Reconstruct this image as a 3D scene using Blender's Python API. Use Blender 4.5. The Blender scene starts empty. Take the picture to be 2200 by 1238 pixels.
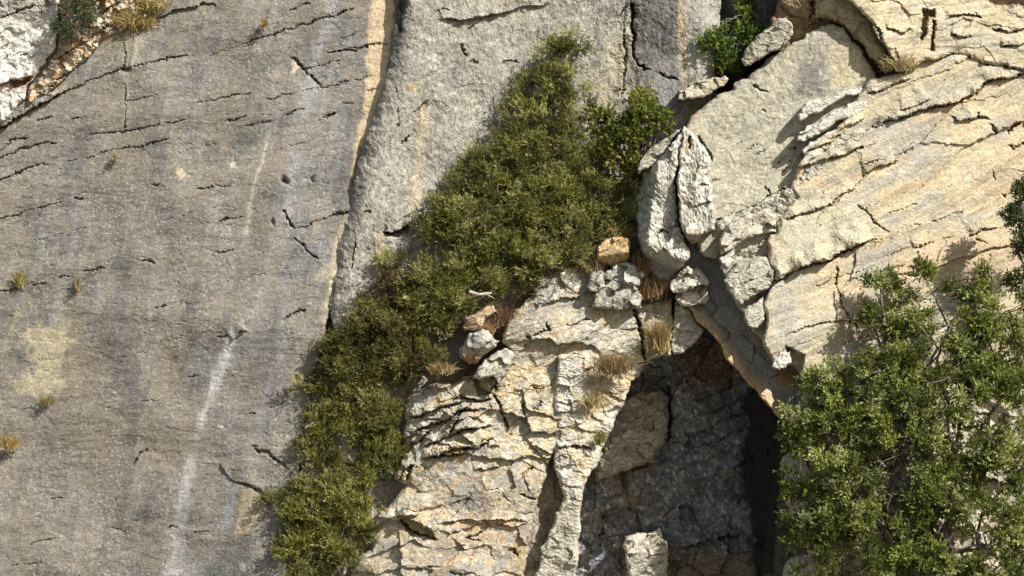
import bpy, math, random
import numpy as np
from mathutils import Vector, Matrix

# ------------------------------------------------------------------ camera, sky, sun, exposure
scn = bpy.context.scene
COL = scn.collection
PITCH = math.radians(14.0)
DIST = 40.0
FRAME_W = 16.0
CAM_LOC = np.array((0.0, 0.0, 1.7))
RIGHT = np.array((1.0, 0.0, 0.0))
FWD = np.array((0.0, math.cos(PITCH), math.sin(PITCH)))
UP = np.array((0.0, -math.sin(PITCH), math.cos(PITCH)))
cam_d = bpy.data.cameras.new('camera')
cam = bpy.data.objects.new('camera', cam_d)
COL.objects.link(cam)
cam.location = CAM_LOC
cam.rotation_euler = (math.radians(90) + PITCH, 0, 0)
cam_d.sensor_width = 36
cam_d.lens = 36 * DIST / FRAME_W
cam_d.clip_end = 3000
scn.camera = cam

sdir = np.array((0.56, 0.64, 0.56))                 # towards the sun: right, up, towards the viewer
sdir = sdir / np.linalg.norm(sdir)
SUN = sdir[0] * RIGHT + sdir[1] * UP - sdir[2] * FWD
SUN = SUN / np.linalg.norm(SUN)
elev = math.asin(SUN[2]); azim = math.atan2(SUN[0], SUN[1])
world = bpy.data.worlds.new('World'); scn.world = world
world.use_nodes = True
wn = world.node_tree
bg = wn.nodes['Background']
sky = wn.nodes.new('ShaderNodeTexSky')
sky.sky_type = 'NISHITA'; sky.sun_disc = False
sky.sun_elevation = elev; sky.sun_rotation = azim
wn.links.new(sky.outputs[0], bg.inputs[0])
bg.inputs[1].default_value = 0.064
sun_d = bpy.data.lights.new('sun', 'SUN')
sun_d.energy = 4.6; sun_d.angle = math.radians(0.5); sun_d.color = (1.0, 0.965, 0.91)
sun = bpy.data.objects.new('sun', sun_d); COL.objects.link(sun)
sun.location = (20, -10, 30)
sun.rotation_euler = Vector(SUN).to_track_quat('Z', 'Y').to_euler()
scn.view_settings.view_transform = 'Standard'
scn.view_settings.look = 'None'
scn.view_settings.exposure = 0.74
scn.view_settings.gamma = 1
scn.view_settings.use_curve_mapping = False

# ------------------------------------------------------------------ helpers
PPM = 2200 / FRAME_W                                  # photo pixels per metre on the cliff
def W(px, py, h):
    """photo position and distance in front of the cliff plane -> world point(s)"""
    px = np.asarray(px, float); py = np.asarray(py, float); h = np.asarray(h, float)
    D = DIST - h
    k = D / DIST / PPM
    x = (px - 1100) * k; y = -(py - 619) * k
    return CAM_LOC + x[..., None] * RIGHT + y[..., None] * UP + D[..., None] * FWD

RS = np.random.RandomState(7)
_perm = RS.permutation(1024); _perm = np.concatenate([_perm, _perm])
_ang = RS.rand(1024) * 2 * math.pi
_gx = np.cos(_ang).astype(np.float32); _gy = np.sin(_ang).astype(np.float32)
_r1 = RS.rand(1024).astype(np.float32); _r2 = RS.rand(1024).astype(np.float32); _r3 = RS.rand(1024).astype(np.float32); _r4 = RS.rand(1024).astype(np.float32)
def hsh(i, j, s=0):
    return _perm[(_perm[(i + s * 57) & 1023] + j) & 1023]
def perlin(x, y, s=0):
    x = np.asarray(x, np.float32); y = np.asarray(y, np.float32)
    i = np.floor(x).astype(np.int64); j = np.floor(y).astype(np.int64)
    fx = x - i; fy = y - j
    u = fx * fx * fx * (fx * (fx * 6 - 15) + 10); v = fy * fy * fy * (fy * (fy * 6 - 15) + 10)
    def g(a, b):
        k = hsh(i + a, j + b, s)
        return _gx[k] * (fx - a) + _gy[k] * (fy - b)
    a = g(0, 0); b = g(1, 0); c = g(0, 1); d = g(1, 1)
    return ((a + u * (b - a)) * (1 - v) + (c + u * (d - c)) * v) * 1.5
def fbm(x, y, octv=4, s=0, gain=0.5):
    t = 0; a = 1.0
    for o in range(octv):
        t = t + a * perlin(x * 2 ** o + 13.7 * o, y * 2 ** o + 7.1 * o, s + o); a *= gain
    return t
def ridged(x, y, octv=4, s=0, gain=0.5):
    t = 0; a = 1.0
    for o in range(octv):
        t = t + a * (1 - 2 * np.abs(perlin(x * 2 ** o + 3.7 * o, y * 2 ** o + 9.1 * o, s + o))); a *= gain
    return t
def facets(x, y, s=0, tilt=1.0, step=0.4):
    """broken rock: every cell is a tilted plane at its own depth"""
    x = np.asarray(x, np.float32); y = np.asarray(y, np.float32)
    i = np.floor(x).astype(np.int64); j = np.floor(y).astype(np.int64)
    best = np.full(x.shape, 9e9, np.float32); out = np.zeros(x.shape, np.float32)
    for a in (-1, 0, 1):
        for b in (-1, 0, 1):
            k = hsh(i + a, j + b, s)
            cx = i + a + _r1[k]; cy = j + b + _r2[k]
            dx = x - cx; dy = y - cy
            d = dx * dx + dy * dy
            v = step * (_r3[k] - .5) + tilt * (_gx[k] * dx + _gy[k] * dy)
            m = d < best
            best = np.where(m, d, best); out = np.where(m, v, out)
    return out
def rot(px, py, deg):
    a = math.radians(deg); c, s = math.cos(a), math.sin(a)
    return px * c + py * s, -px * s + py * c
def sstep(a, b, x):
    t = np.clip((x - a) / (b - a), 0, 1); return t * t * (3 - 2 * t)

def poly_sdf(px, py, poly):
    """signed distance (inside positive) and nearest point offset"""
    P = np.array(poly, float)
    n = len(P); best = np.full(px.shape, 1e18); ox = np.zeros(px.shape); oy = np.zeros(px.shape)
    inside = np.zeros(px.shape, bool)
    for k in range(n):
        ax, ay = P[k]; bx, by = P[(k + 1) % n]
        ex, ey = bx - ax, by - ay
        L = ex * ex + ey * ey + 1e-9
        t = np.clip(((px - ax) * ex + (py - ay) * ey) / L, 0, 1)
        dx = ax + t * ex - px; dy = ay + t * ey - py
        d = dx * dx + dy * dy
        m = d < best
        best = np.where(m, d, best); ox = np.where(m, dx, ox); oy = np.where(m, dy, oy)
        if ay != by:
            c = ((ay > py) != (by > py)) & (px < (bx - ax) * (py - ay) / (by - ay) + ax)
            inside ^= c
    d = np.sqrt(best)
    return np.where(inside, d, -d), ox, oy

def line_dist(px, py, pts):
    """distance to a polyline, signed side (positive = upper/left side going along), position 0..1"""
    P = np.array(pts, float)
    seg = np.hypot(*(P[1:] - P[:-1]).T); cum = np.concatenate([[0], np.cumsum(seg)])
    best = np.full(px.shape, 1e18); sd = np.zeros(px.shape); tt = np.zeros(px.shape)
    for k in range(len(P) - 1):
        ax, ay = P[k]; ex, ey = P[k + 1] - P[k]
        L = ex * ex + ey * ey + 1e-9
        t0 = ((px - ax) * ex + (py - ay) * ey) / L
        t = np.clip(t0, 0, 1)
        dx = px - ax - t * ex; dy = py - ay - t * ey
        d = dx * dx + dy * dy
        m = d < best
        best = np.where(m, d, best)
        sd = np.where(m, np.sign(ex * dy - ey * dx) * -1, sd)
        tt = np.where(m, (cum[k] + t * seg[k]) / cum[-1], tt)
    return np.sqrt(best), sd, tt

class Field:
    """depth and colour of one rock surface on a set of photo positions"""
    def __init__(s, px, py):
        s.px = px; s.py = py
        s.cs = 1.0; s.h = np.zeros(px.shape); s.c = np.zeros(px.shape + (3,)); s.k = None
        s.wx = px + 5 * fbm(px / 26, py / 26, 3, 91); s.wy = py + 5 * fbm(px / 26, py / 26, 3, 95)
        s.jx = px + 2.2 * perlin(px / 5, py / 5, 81) + 2 * perlin(px / 11, py / 11, 82) + 4 * perlin(px / 26, py / 26, 83)
        s.jy = py + 2.2 * perlin(px / 5, py / 5, 85) + 2 * perlin(px / 11, py / 11, 86) + 4 * perlin(px / 26, py / 26, 87)
    def win(s, pts, pad):
        P = np.array(pts, float)
        return np.nonzero((s.px > P[:, 0].min() - pad) & (s.px < P[:, 0].max() + pad) &
                          (s.py > P[:, 1].min() - pad) & (s.py < P[:, 1].max() + pad))[0]
    def crack(s, pts, w=3.0, d=0.12, broken=0.5):
        i = s.win(pts, w * 4 + 8)
        if not len(i): return
        x, y = s.jx[i], s.jy[i]
        dist, sd, t = line_dist(x, y, pts)
        taper = sstep(0, .12, t) * sstep(1, .88, t) * .75 + .25
        br = np.clip(1 + broken * 1.8 * perlin(x / 26, y / 26, 55), .0, 1.3)
        br = br * np.clip(1.05 + .9 * perlin(x / 6, y / 6, 58), .15, 1.5)
        ww = .50 * w * taper * (.6 + .5 * br)
        s.h[i] -= .85 * s.cs * d * np.exp(-(dist / ww) ** 2) * br
    def ledge(s, pts, p=0.12, L=26.0, under=.35, undercut=7.0):
        """rock left of / above the line stands proud and overhangs the line"""
        i = s.win(pts, L * 3)
        if not len(i): return
        x, y = s.jx[i], s.jy[i]
        dist, sd, t = line_dist(x, y, pts)
        fade = sstep(0, .15, t) * sstep(1, .85, t)
        fade = np.where((t <= 0) | (t >= 1), 0, fade)
        amp = p * fade * (1 + .6 * perlin(x / 30, y / 30, 57))
        s.h[i] += np.where(sd > 0, amp * np.exp(-dist / L), -amp * under * np.exp(-(dist / undercut) ** 2))
    def bump(s, cx, cy, rx, ry, deg, a, pw=1.0):
        i = s.win([(cx, cy)], 3 * max(rx, ry))
        if not len(i): return
        u, v = rot(s.wx[i] - cx, s.wy[i] - cy, deg)
        s.h[i] += a * np.exp(-((u / rx) ** 2 + (v / ry) ** 2) ** pw)
    def block(s, poly, a, edge=8.0, tx=0.0, ty=0.0):
        """a raised (or sunken) flat-topped slab with its own tilt"""
        i = s.win(poly, edge * 2 + 12)
        if not len(i): return
        d, _, _ = poly_sdf(s.jx[i], s.jy[i], poly)
        c = np.mean(np.array(poly, float), 0)
        m = sstep(-edge * .3, edge, d)
        s.h[i] += m * (a + tx * (s.px[i] - c[0]) / PPM + ty * (s.py[i] - c[1]) / PPM)
    def tint(s, poly, col, feather=18.0, k=1.0, rough=1.0):
        i = s.win(poly, feather * 2 + 25)
        if not len(i): return
        d, _, _ = poly_sdf(s.wx[i], s.wy[i], poly)
        n = fbm(s.px[i] / 30, s.py[i] / 30, 4, 33, .65) * feather * rough
        m = sstep(-feather, feather, d + n) * k
        s.c[i] = s.c[i] * (1 - m[:, None]) + np.array(col) * m[:, None]
    def streak(s, pts, w0, w1, col, k=1.0, grain=.5):
        pad = max(w0, w1) * 2 + 20
        i = s.win(pts, pad)
        if not len(i): return
        x = s.px[i] + 5 * perlin(s.px[i] / 20, s.py[i] / 45, 61) + 2 * perlin(s.px[i] / 6, s.py[i] / 14, 62); y = s.py[i]
        dist, sd, t = line_dist(x, y, pts)
        w = w0 + (w1 - w0) * t
        g = 1 + grain * fbm(x / 7, y / 40, 3, 63)
        m = np.clip(np.exp(-(dist / w) ** 2 * 1.3) * g, 0, 1) * k * sstep(-.01, .06, t) * sstep(1.01, .9, t)
        s.c[i] = s.c[i] * (1 - m[:, None]) + np.array(col) * m[:, None]
    def mottle(s, col, sx, sy, deg, thr, soft, k, seed, octv=4):
        u, v = rot(s.px, s.py, deg)
        n = fbm(u / sx, v / sy, octv, seed, .6)
        m = sstep(thr, thr + soft, n) * k
        s.c = s.c * (1 - m[:, None]) + np.array(col) * m[:, None]
    def value(s, sx, sy, deg, amt, seed, octv=4):
        u, v = rot(s.px, s.py, deg)
        s.c *= (1 + amt * fbm(u / sx, v / sy, octv, seed, .65))[:, None]

def fit(ctrl):
    """smooth depth through sparse control points (x, y, h): plane + thin plate"""
    A = np.array(ctrl, float); X = A[:, :2] / 500.0; n = len(A)
    def phi(r2): return .5 * r2 * np.log(r2 + 1e-9)
    K = phi(((X[:, None] - X[None]) ** 2).sum(2)) + np.eye(n) * 0.02
    Pm = np.c_[np.ones(n), X]
    M = np.zeros((n + 3, n + 3)); M[:n, :n] = K; M[:n, n:] = Pm; M[n:, :n] = Pm.T
    sol = np.linalg.solve(M, np.r_[A[:, 2], 0, 0, 0])
    def f(px, py):
        x = px / 500.0; y = py / 500.0
        t = sol[n] + sol[n + 1] * x + sol[n + 2] * y
        for k in range(n):
            t = t + sol[k] * phi((x - X[k, 0]) ** 2 + (y - X[k, 1]) ** 2)
        return t
    return f

def tag(o, label=None, cat=None, group=None, kind=None):
    if label: o['label'] = label
    if cat: o['category'] = cat
    if group: o['group'] = group
    if kind: o['kind'] = kind
    return o

def mesh_obj(name, verts, faces, mat, parent=None, cols=None, smooth=False, origin=None):
    verts = np.asarray(verts, np.float64)
    if parent is not None:
        origin = np.array(parent.get('_org', (0, 0, 0)))
    elif origin is None:
        c = verts.mean(0); origin = np.array((c[0], c[1], verts[:, 2].min()))
    v = (verts - origin).astype(np.float32)
    me = bpy.data.meshes.new(name)
    faces = np.asarray(faces, np.int32); nf, k = faces.shape
    me.vertices.add(len(v)); me.vertices.foreach_set('co', v.ravel())
    me.loops.add(nf * k); me.loops.foreach_set('vertex_index', faces.ravel())
    me.polygons.add(nf)
    me.polygons.foreach_set('loop_start', np.arange(nf, dtype=np.int32) * k)
    me.polygons.foreach_set('loop_total', np.full(nf, k, np.int32))
    me.polygons.foreach_set('use_smooth', np.full(nf, bool(smooth)))
    if cols is not None:
        a = me.color_attributes.new('tone', 'FLOAT_COLOR', 'POINT')
        cc = np.ones((len(v), 4), np.float32); cc[:, :3] = cols
        a.data.foreach_set('color', cc.ravel())
    me.update(calc_edges=True)
    me.materials.append(mat)
    o = bpy.data.objects.new(name, me); COL.objects.link(o)
    if parent is not None: o.parent = parent
    else: o.location = origin
    return o

def thing(name, base, label, cat, group=None, kind=None):
    o = bpy.data.objects.new(name, None); COL.objects.link(o)
    o.location = base; o['_org'] = [float(q) for q in base]
    o.empty_display_size = .2
    return tag(o, label, cat, group, kind)

def axis(lo, hi, step, flo=-20, fhi=1e9):
    """grid lines: fine inside the photo, coarser outside it"""
    out = [lo]; 
    while out[-1] < hi:
        x = out[-1]
        out.append(x + (step if flo <= x <= fhi else min(14, step * 5)))
    return np.array(out)

def piece(name, poly, build, mat, step=2.0, back=-2.5, r=10.0, drop=0.10, warp=1.0, parent=None, pw=2.0, **kw):
    """a body of rock: front surface from build(Field), edges rounded back over r pixels, sides running back to depth `back`"""
    P = np.array(poly, float)
    xs = axis(P[:, 0].min() - step * 3 - 6 * warp, P[:, 0].max() + step * 3 + 6 * warp, step, -24, 2224)
    ys = axis(P[:, 1].min() - step * 3 - 6 * warp, P[:, 1].max() + step * 3 + 6 * warp, step, -24, 1262)
    GX, GY = np.meshgrid(xs, ys); shp = GX.shape
    px = GX.ravel(); py = GY.ravel()
    wx = warp * (6 * perlin(px / 34, py / 34, 71) + 2.5 * perlin(px / 11, py / 11, 73))
    wy = warp * (6 * perlin(px / 34, py / 34, 75) + 2.5 * perlin(px / 11, py / 11, 77))
    d, ox, oy = poly_sdf(px + wx, py + wy, poly)
    ins = d > 0
    cell = ins.reshape(shp)
    q = cell[:-1, :-1] | cell[1:, :-1] | cell[:-1, 1:] | cell[1:, 1:]
    idx = np.arange(px.size).reshape(shp)
    F = np.stack([idx[:-1, :-1][q], idx[1:, :-1][q], idx[1:, 1:][q], idx[:-1, 1:][q]], 1)
    used = np.zeros(px.size, bool); used[F.ravel()] = True
    remap = np.cumsum(used) - 1
    F = remap[F]
    px, py, d, ox, oy, ins = px[used], py[used], d[used], ox[used], oy[used], ins[used]
    px = np.where(ins, px, px + ox); py = np.where(ins, py, py + oy)
    f = Field(px, py)
    build(f)
    prof = np.clip(1 - d / r, 0, 1) ** pw
    f.h -= drop * prof
    h = np.where(ins, f.h, back if np.isscalar(back) else back)
    c = np.clip(f.c, .005, .85)
    o = mesh_obj(name, W(px, py, h), F, mat, parent, cols=c, **kw)
    return o

# ------------------------------------------------------------------ materials
def new_mat(name):
    m = bpy.data.materials.new(name); m.use_nodes = True
    nt = m.node_tree; nt.nodes.clear()
    return m, nt
def nd(nt, t, **kw):
    n = nt.nodes.new(t)
    for k, v in kw.items(): setattr(n, k, v)
    return n
def rock_material(name, grain=1.0, bump=0.5, flecks=.5, pits=.5, stretch=(1, 1, 1), rotz=0.0, fine=1.0):
    m, nt = new_mat(name); L = nt.links.new
    out = nd(nt, 'ShaderNodeOutputMaterial'); bs = nd(nt, 'ShaderNodeBsdfPrincipled')
    bs.inputs['Roughness'].default_value = .92; bs.inputs['Specular IOR Level'].default_value = .18
    L(bs.outputs[0], out.inputs[0])
    at = nd(nt, 'ShaderNodeVertexColor', layer_name='tone')
    tc = nd(nt, 'ShaderNodeTexCoord'); mp = nd(nt, 'ShaderNodeMapping')
    mp.inputs['Scale'].default_value = stretch; mp.inputs['Rotation'].default_value = (0, rotz, 0)
    geo = nd(nt, 'ShaderNodeNewGeometry')
    L(geo.outputs['Position'], mp.inputs[0])
    def noise(scale, detail=5, rough=.6, src=None):
        n = nd(nt, 'ShaderNodeTexNoise'); n.inputs['Scale'].default_value = scale
        n.inputs['Detail'].default_value = detail; n.inputs['Roughness'].default_value = rough
        L((src or mp.outputs[0]), n.inputs['Vector']); return n.outputs[0]
    def ramp(x, a, b, va, vb):
        r = nd(nt, 'ShaderNodeMapRange'); r.inputs['From Min'].default_value = a; r.inputs['From Max'].default_value = b
        r.inputs['To Min'].default_value = va; r.inputs['To Max'].default_value = vb; L(x, r.inputs[0]); return r.outputs[0]
    def mul(x, y):
        r = nd(nt, 'ShaderNodeMath', operation='MULTIPLY'); L(x, r.inputs[0])
        if isinstance(y, float): r.inputs[1].default_value = y
        else: L(y, r.inputs[1])
        return r.outputs[0]
    n1 = noise(34 * fine, 4, .7); n2 = noise(9 * fine, 5, .65); n3 = noise(16 * fine, 3, .6, geo.outputs['Position'])
    v = mul(ramp(n1, .3, .7, 1 - .5 * grain, 1 + .5 * grain), ramp(n2, .3, .7, 1 - .2 * grain, 1 + .2 * grain))
    vm = nd(nt, 'ShaderNodeVectorMath', operation='SCALE'); L(at.outputs[0], vm.inputs[0]); L(v, vm.inputs['Scale'])
    # pale flecks
    mx = nd(nt, 'ShaderNodeMix', data_type='RGBA'); L(ramp(n1, .62, .74, 0, .6 * flecks), mx.inputs[0])
    L(vm.outputs[0], mx.inputs[6]); mx.inputs[7].default_value = (.55, .53, .47, 1)
    n4 = noise(20 * fine, 2, .5, geo.outputs['Position'])
    mx0 = nd(nt, 'ShaderNodeMix', data_type='RGBA', blend_type='MULTIPLY'); L(ramp(n4, .3, .7, 0, 1), mx0.inputs[0])
    L(mx.outputs[2], mx0.inputs[6]); mx0.inputs[7].default_value = (.80, .79, .77, 1); mx = mx0
    # dark lichen specks
    mx2 = nd(nt, 'ShaderNodeMix', data_type='RGBA'); L(ramp(n3, .60, .72, 0, .75 * pits), mx2.inputs[0])
    L(mx.outputs[2], mx2.inputs[6]); mx2.inputs[7].default_value = (.09, .085, .07, 1)
    L(mx2.outputs[2], bs.inputs['Base Color'])
    bp = nd(nt, 'ShaderNodeBump'); bp.inputs['Strength'].default_value = bump; bp.inputs['Distance'].default_value = .03
    ad = nd(nt, 'ShaderNodeMath', operation='ADD'); L(n1, ad.inputs[0]); L(n2, ad.inputs[1]); L(ad.outputs[0], bp.inputs['Height'])
    L(bp.outputs[0], bs.inputs['Normal'])
    return m
def leaf_material(name, trans=.34, rough=.55, spec=.3):
    m, nt = new_mat(name); L = nt.links.new
    out = nd(nt, 'ShaderNodeOutputMaterial'); bs = nd(nt, 'ShaderNodeBsdfPrincipled')
    at = nd(nt, 'ShaderNodeVertexColor', layer_name='tone')
    bs.inputs['Roughness'].default_value = rough; bs.inputs['Specular IOR Level'].default_value = spec
    tr = nd(nt, 'ShaderNodeBsdfTranslucent'); mx = nd(nt, 'ShaderNodeMixShader'); mx.inputs[0].default_value = trans
    L(at.outputs[0], bs.inputs['Base Color']); L(at.outputs[0], tr.inputs[0])
    L(bs.outputs[0], mx.inputs[1]); L(tr.outputs[0], mx.inputs[2]); L(mx.outputs[0], out.inputs[0])
    return m
def bark_material(name, c0, c1):
    m, nt = new_mat(name); L = nt.links.new
    out = nd(nt, 'ShaderNodeOutputMaterial'); bs = nd(nt, 'ShaderNodeBsdfPrincipled'); bs.inputs['Roughness'].default_value = .85
    n = nd(nt, 'ShaderNodeTexNoise'); n.inputs['Scale'].default_value = 25; n.inputs['Detail'].default_value = 4
    r = nd(nt, 'ShaderNodeValToRGB'); r.color_ramp.elements[0].position = .35; r.color_ramp.elements[1].position = .65
    r.color_ramp.elements[0].color = (*c0, 1); r.color_ramp.elements[1].color = (*c1, 1)
    g = nd(nt, 'ShaderNodeNewGeometry'); L(g.outputs['Position'], n.inputs['Vector'])
    L(n.outputs[0], r.inputs[0]); L(r.outputs[0], bs.inputs['Base Color'])
    bp = nd(nt, 'ShaderNodeBump'); bp.inputs['Distance'].default_value = .01; L(n.outputs[0], bp.inputs['Height']); L(bp.outputs[0], bs.inputs['Normal'])
    L(bs.outputs[0], out.inputs[0])
    return m

SL = math.radians(-14)
M_WALL = rock_material('weathered_grey_limestone', .72, .10, .6, .4)
M_PALE = rock_material('pale_grey_limestone', .9, .25, .4, .8, (1.3, 1, 1))
M_BED = rock_material('bedded_yellow_limestone', .75, .25, .4, .4, (.7, 1, 1.7), math.radians(-22))
M_BROKEN = rock_material('broken_cream_limestone', .75, .3, .5, .5)
M_LEAF = leaf_material('olive_leaf')
M_DRY = leaf_material('dry_grass_blade', .3, .8, .1)
M_BARK = bark_material('grey_bark', (.10, .08, .06), (.24, .20, .16))
M_DEAD = bark_material('bleached_wood', (.26, .22, .17), (.42, .37, .30))
M_SOIL = bark_material('dry_ground', (.12, .11, .07), (.20, .18, .13))

# ------------------------------------------------------------------ the cliff: large faces
def rough(f, a1=.05, a2=.02, s=1, deg=0, an=1.0, sc=90):
    u, v = rot(f.px, f.py, deg)
    f.h += a1 * fbm(u / (sc * an), v / sc, 4, s, .42) + .5 * a2 * ridged(u / (sc * .16 * an), v / (sc * .16), 3, s + 9, .5)

fA = fit([(-300, 0, -1.5), (0, 0, -1.15), (0, 600, -1.1), (0, 1238, -1.1), (850, -200, -.30), (840, 60, -.28), (770, 400, -.24), (690, 700, -.06), (640, 950, .08),
          (590, 1238, .10), (300, 600, -.66), (420, 250, -.62), (450, 950, -.45), (300, 1238, -.62)])
def wall_left(f):
    f.cs = .62
    f.h = fA(f.px, f.py)
    rough(f, .05, .010, 3, -14, 2.5, 120); f.h += .07 * fbm(f.px / 190, f.py / 260, 2, 35)
    f.h -= .0035 * sstep(.42, .7, fbm(f.px / 9, f.py / 6, 2, 36)) + .010 * sstep(.62, .8, perlin(f.px / 15, f.py / 9, 37))
    f.h += .0025 * np.floor(3 * fbm(f.wx / 80, f.wy / 34 + f.wx / 300, 2, 38))
    f.h += .006 * facets(f.wx / 60, f.wy / 22, 5, .6, 1)
    f.c[:] = (.193, .180, .158)
    f.value(170, 90, 20, .20, 20); f.value(120, 60, -14, .22, 21); f.value(30, 14, -14, .13, 22, 3)
    # broad tone zones
    f.tint([(540, -200), (860, -200), (800, 200), (770, 400), (720, 620), (700, 900), (640, 960), (480, 940), (450, 1238), (340, 1300), (380, 1000), (470, 760), (560, 560), (590, 300), (640, 100)], (.22, .21, .20), 45, .7)
    f.tint([(600, 380), (760, 250), (740, 480), (690, 620), (560, 640), (590, 480)], (.16, .16, .165), 40, .6)
    f.tint([(640, 0), (800, -60), (800, 60), (780, 200), (690, 240)], (.19, .195, .2), 40, .6)
    f.tint([(100, 720), (420, 700), (460, 860), (330, 1100), (120, 1050)], (.22, .185, .145), 70, .7)
    f.tint([(180, 640), (400, 620), (420, 700), (200, 700)], (.29, .265, .22), 28, .5)
    f.tint([(0, 600), (60, 620), (30, 760), (-40, 900), (-60, 600)], (.27, .25, .2), 30, .6)
    f.tint([(120, 130), (280, 120), (330, 60), (300, 40), (200, 60)], (.33, .27, .185), 22, .7)
    f.tint([(0, 640), (100, 980), (40, 1238), (-100, 1238), (-100, 640)], (.25, .225, .18), 45, .5)
    f.mottle((.30, .27, .22), 60, 30, -14, .15, .4, .35, 24)
    f.mottle((.14, .135, .125), 90, 45, -14, .2, .5, .45, 27)
    f.mottle((.42, .39, .32), 7, 6, 0, .42, .2, .8, 28, 3); f.mottle((.115, .11, .10), 7, 5, -14, .5, .25, .55, 31, 3)
    f.mottle((.33, .30, .24), 22, 8, -14, .38, .25, .5, 32, 4)
    f.mottle((.30, .285, .25), 14, 8, -14, .25, .5, .45, 23, 3)
    # ochre scar and dabs
    f.tint([(45, 720), (90, 700), (150, 700), (140, 760), (130, 830), (100, 862), (60, 850), (30, 830), (75, 790), (60, 740)], (.43, .37, .24), 12, .85)
    f.tint([(0, 925), (40, 935), (45, 955), (0, 965)], (.38, .30, .18), 9, .7)
    f.mottle((.40, .375, .32), 5, 5, 0, .55, .15, .6, 48, 2)
    f.tint([(376, 364), (392, 362), (404, 378), (385, 384)], (.5, .42, .28), 3, .9)
    f.tint([(627, 132), (642, 140), (634, 160), (624, 162)], (.5, .42, .3), 3, .9)
    f.tint([(665, 585), (700, 575), (715, 600), (680, 612)], (.40, .35, .24), 8, .7)
    for a, b in ((118, 196), (165, 1142), (334, 975), (475, 915), (520, 1218), (130, 1155), (500, 355)):
        f.tint([(a - 7, b - 4), (a + 6, b - 6), (a + 8, b + 5), (a - 5, b + 6)], (.62, .58, .5), 3, .9)
    # drips: bluish white runs, dark runs
    pale = (.33, .33, .335)
    f.streak([(728, -80), (700, 40), (670, 160), (650, 260), (628, 380), (612, 480), (585, 560), (560, 640), (535, 720)], 17, 13, (.36, .355, .345), .6, .6)
    f.streak([(512, 705), (486, 750), (468, 810), (444, 870), (427, 915), (412, 980)], 18, 10, (.52, .51, .49), 1, .4)
    f.streak([(415, 960), (404, 1020), (395, 1080), (382, 1150), (366, 1260)], 12, 26, (.44, .43, .415), .9, .5)
    f.mottle((.14, .138, .135), 70, 260, 12, .02, .5, .6, 29); f.mottle((.25, .215, .165), 90, 300, 14, .1, .5, .55, 47); f.mottle((.26, .225, .18), 70, 120, 8, .1, .4, .65, 30); f.mottle((.29, .283, .272), 40, 300, 12, .2, .5, .45, 34)
    f.streak([(660, 190), (655, 300), (640, 420), (610, 560)], 22, 16, (.29, .285, .28), .35)
    f.streak([(300, 75), (285, 150)], 7, 5, (.5, .46, .38), .7)
    f.streak([(272, 70), (270, 130), (274, 180), (270, 285)], 7, 6, (.36, .34, .29), .6)
    f.streak([(575, 295), (562, 350), (545, 410), (535, 460), (528, 515)], 3, 6, (.48, .43, .33), .8)
    f.streak([(724, 120), (700, 190), (690, 260)], 7, 5, (.4, .38, .33), .5)
    f.streak([(190, 500), (180, 560), (168, 620)], 8, 6, (.34, .32, .26), .5)
    f.streak([(560, 870), (540, 960), (520, 1050)], 14, 10, (.3, .3, .31), .5)
    f.streak([(488, 1000), (490, 1080), (480, 1150)], 8, 8, (.33, .34, .36), .6)
    f.streak([(45, 660), (25, 700), (5, 770)], 7, 5, (.42, .36, .25), .6)
    f.streak([(98, 870), (85, 935)], 9, 4, (.3, .3, .32), .6)
    for xx, yy, ll in ((420, 40, 120), (330, 60, 160), (480, 150, 200), (150, 330, 190), (230, 420, 160), (380, 400, 220), (90, 420, 150), (560, 700, 160), (620, 740, 140), (300, 760, 200), (200, 950, 200), (440, 420, 250)):
        f.streak([(xx, yy), (xx - 10, yy + ll * .5), (xx - 22, yy + ll)], 9, 7, (.165, .16, .15), .4)
    yel = (.60, .46, .29)
    f.tint([(806, -60), (850, -60), (846, 40), (838, 110), (832, 165), (812, 225), (794, 285), (776, 318), (766, 304), (778, 244), (786, 190), (793, 150), (786, 130), (792, 60)], (.64, .50, .33), 5, .9, .6)
    f.streak([(772, 290), (762, 335), (756, 385)], 7, 4, yel, .8, .3)
    f.streak([(742, 462), (730, 510), (718, 560), (716, 600)], 8, 8, (.50, .42, .29), .8, .4)
    f.streak([(718, 600), (706, 640), (690, 700)], 10, 7, (.42, .36, .26), .6, .4)
    f.tint([(520, 1052), (552, 1056), (558, 1090), (548, 1130), (528, 1144), (504, 1152), (514, 1100)], (.48, .39, .26), 9, .75, 1.6); f.streak([(538, 1060), (532, 1100), (524, 1140)], 5, 4, (.3, .29, .28), .6)
    f.streak([(505, 1045), (497, 1090), (490, 1140)], 8, 6, (.33, .34, .37), .7)
    f.tint([(640, 900), (640, 970), (600, 990), (575, 960), (600, 930)], (.36, .33, .27), 12, .6)
    f.tint([(45, 720), (90, 700), (150, 700), (140, 760), (130, 830), (100, 862), (60, 850), (30, 830), (75, 790), (60, 740)], (.44, .385, .26), 13, .8, 1.4)
    f.tint([(376, 364), (392, 362), (404, 378), (385, 384)], (.52, .44, .3), 3, .9); f.tint([(627, 132), (642, 140), (634, 160), (624, 162)], (.52, .44, .32), 3, .9)
    # bedding cracks
    C = f.crack
    C([(-40, 300), (0, 275), (50, 245), (110, 212), (175, 182), (245, 154), (270, 150), (300, 140), (360, 127), (420, 116)], 3.2, .11)
    f.ledge([(-40, 300), (0, 275), (50, 245), (110, 212), (150, 192)], .12, 20, 0.2)
    C([(-20, 335), (10, 315), (30, 302), (60, 295)], 3.2, .12, .3); C([(-30, 350), (0, 340), (40, 322), (85, 310), (122, 303)], 4, .14, .3)
    C([(-20, 398), (0, 388), (40, 368), (75, 358), (112, 353)], 3, .12)
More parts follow.
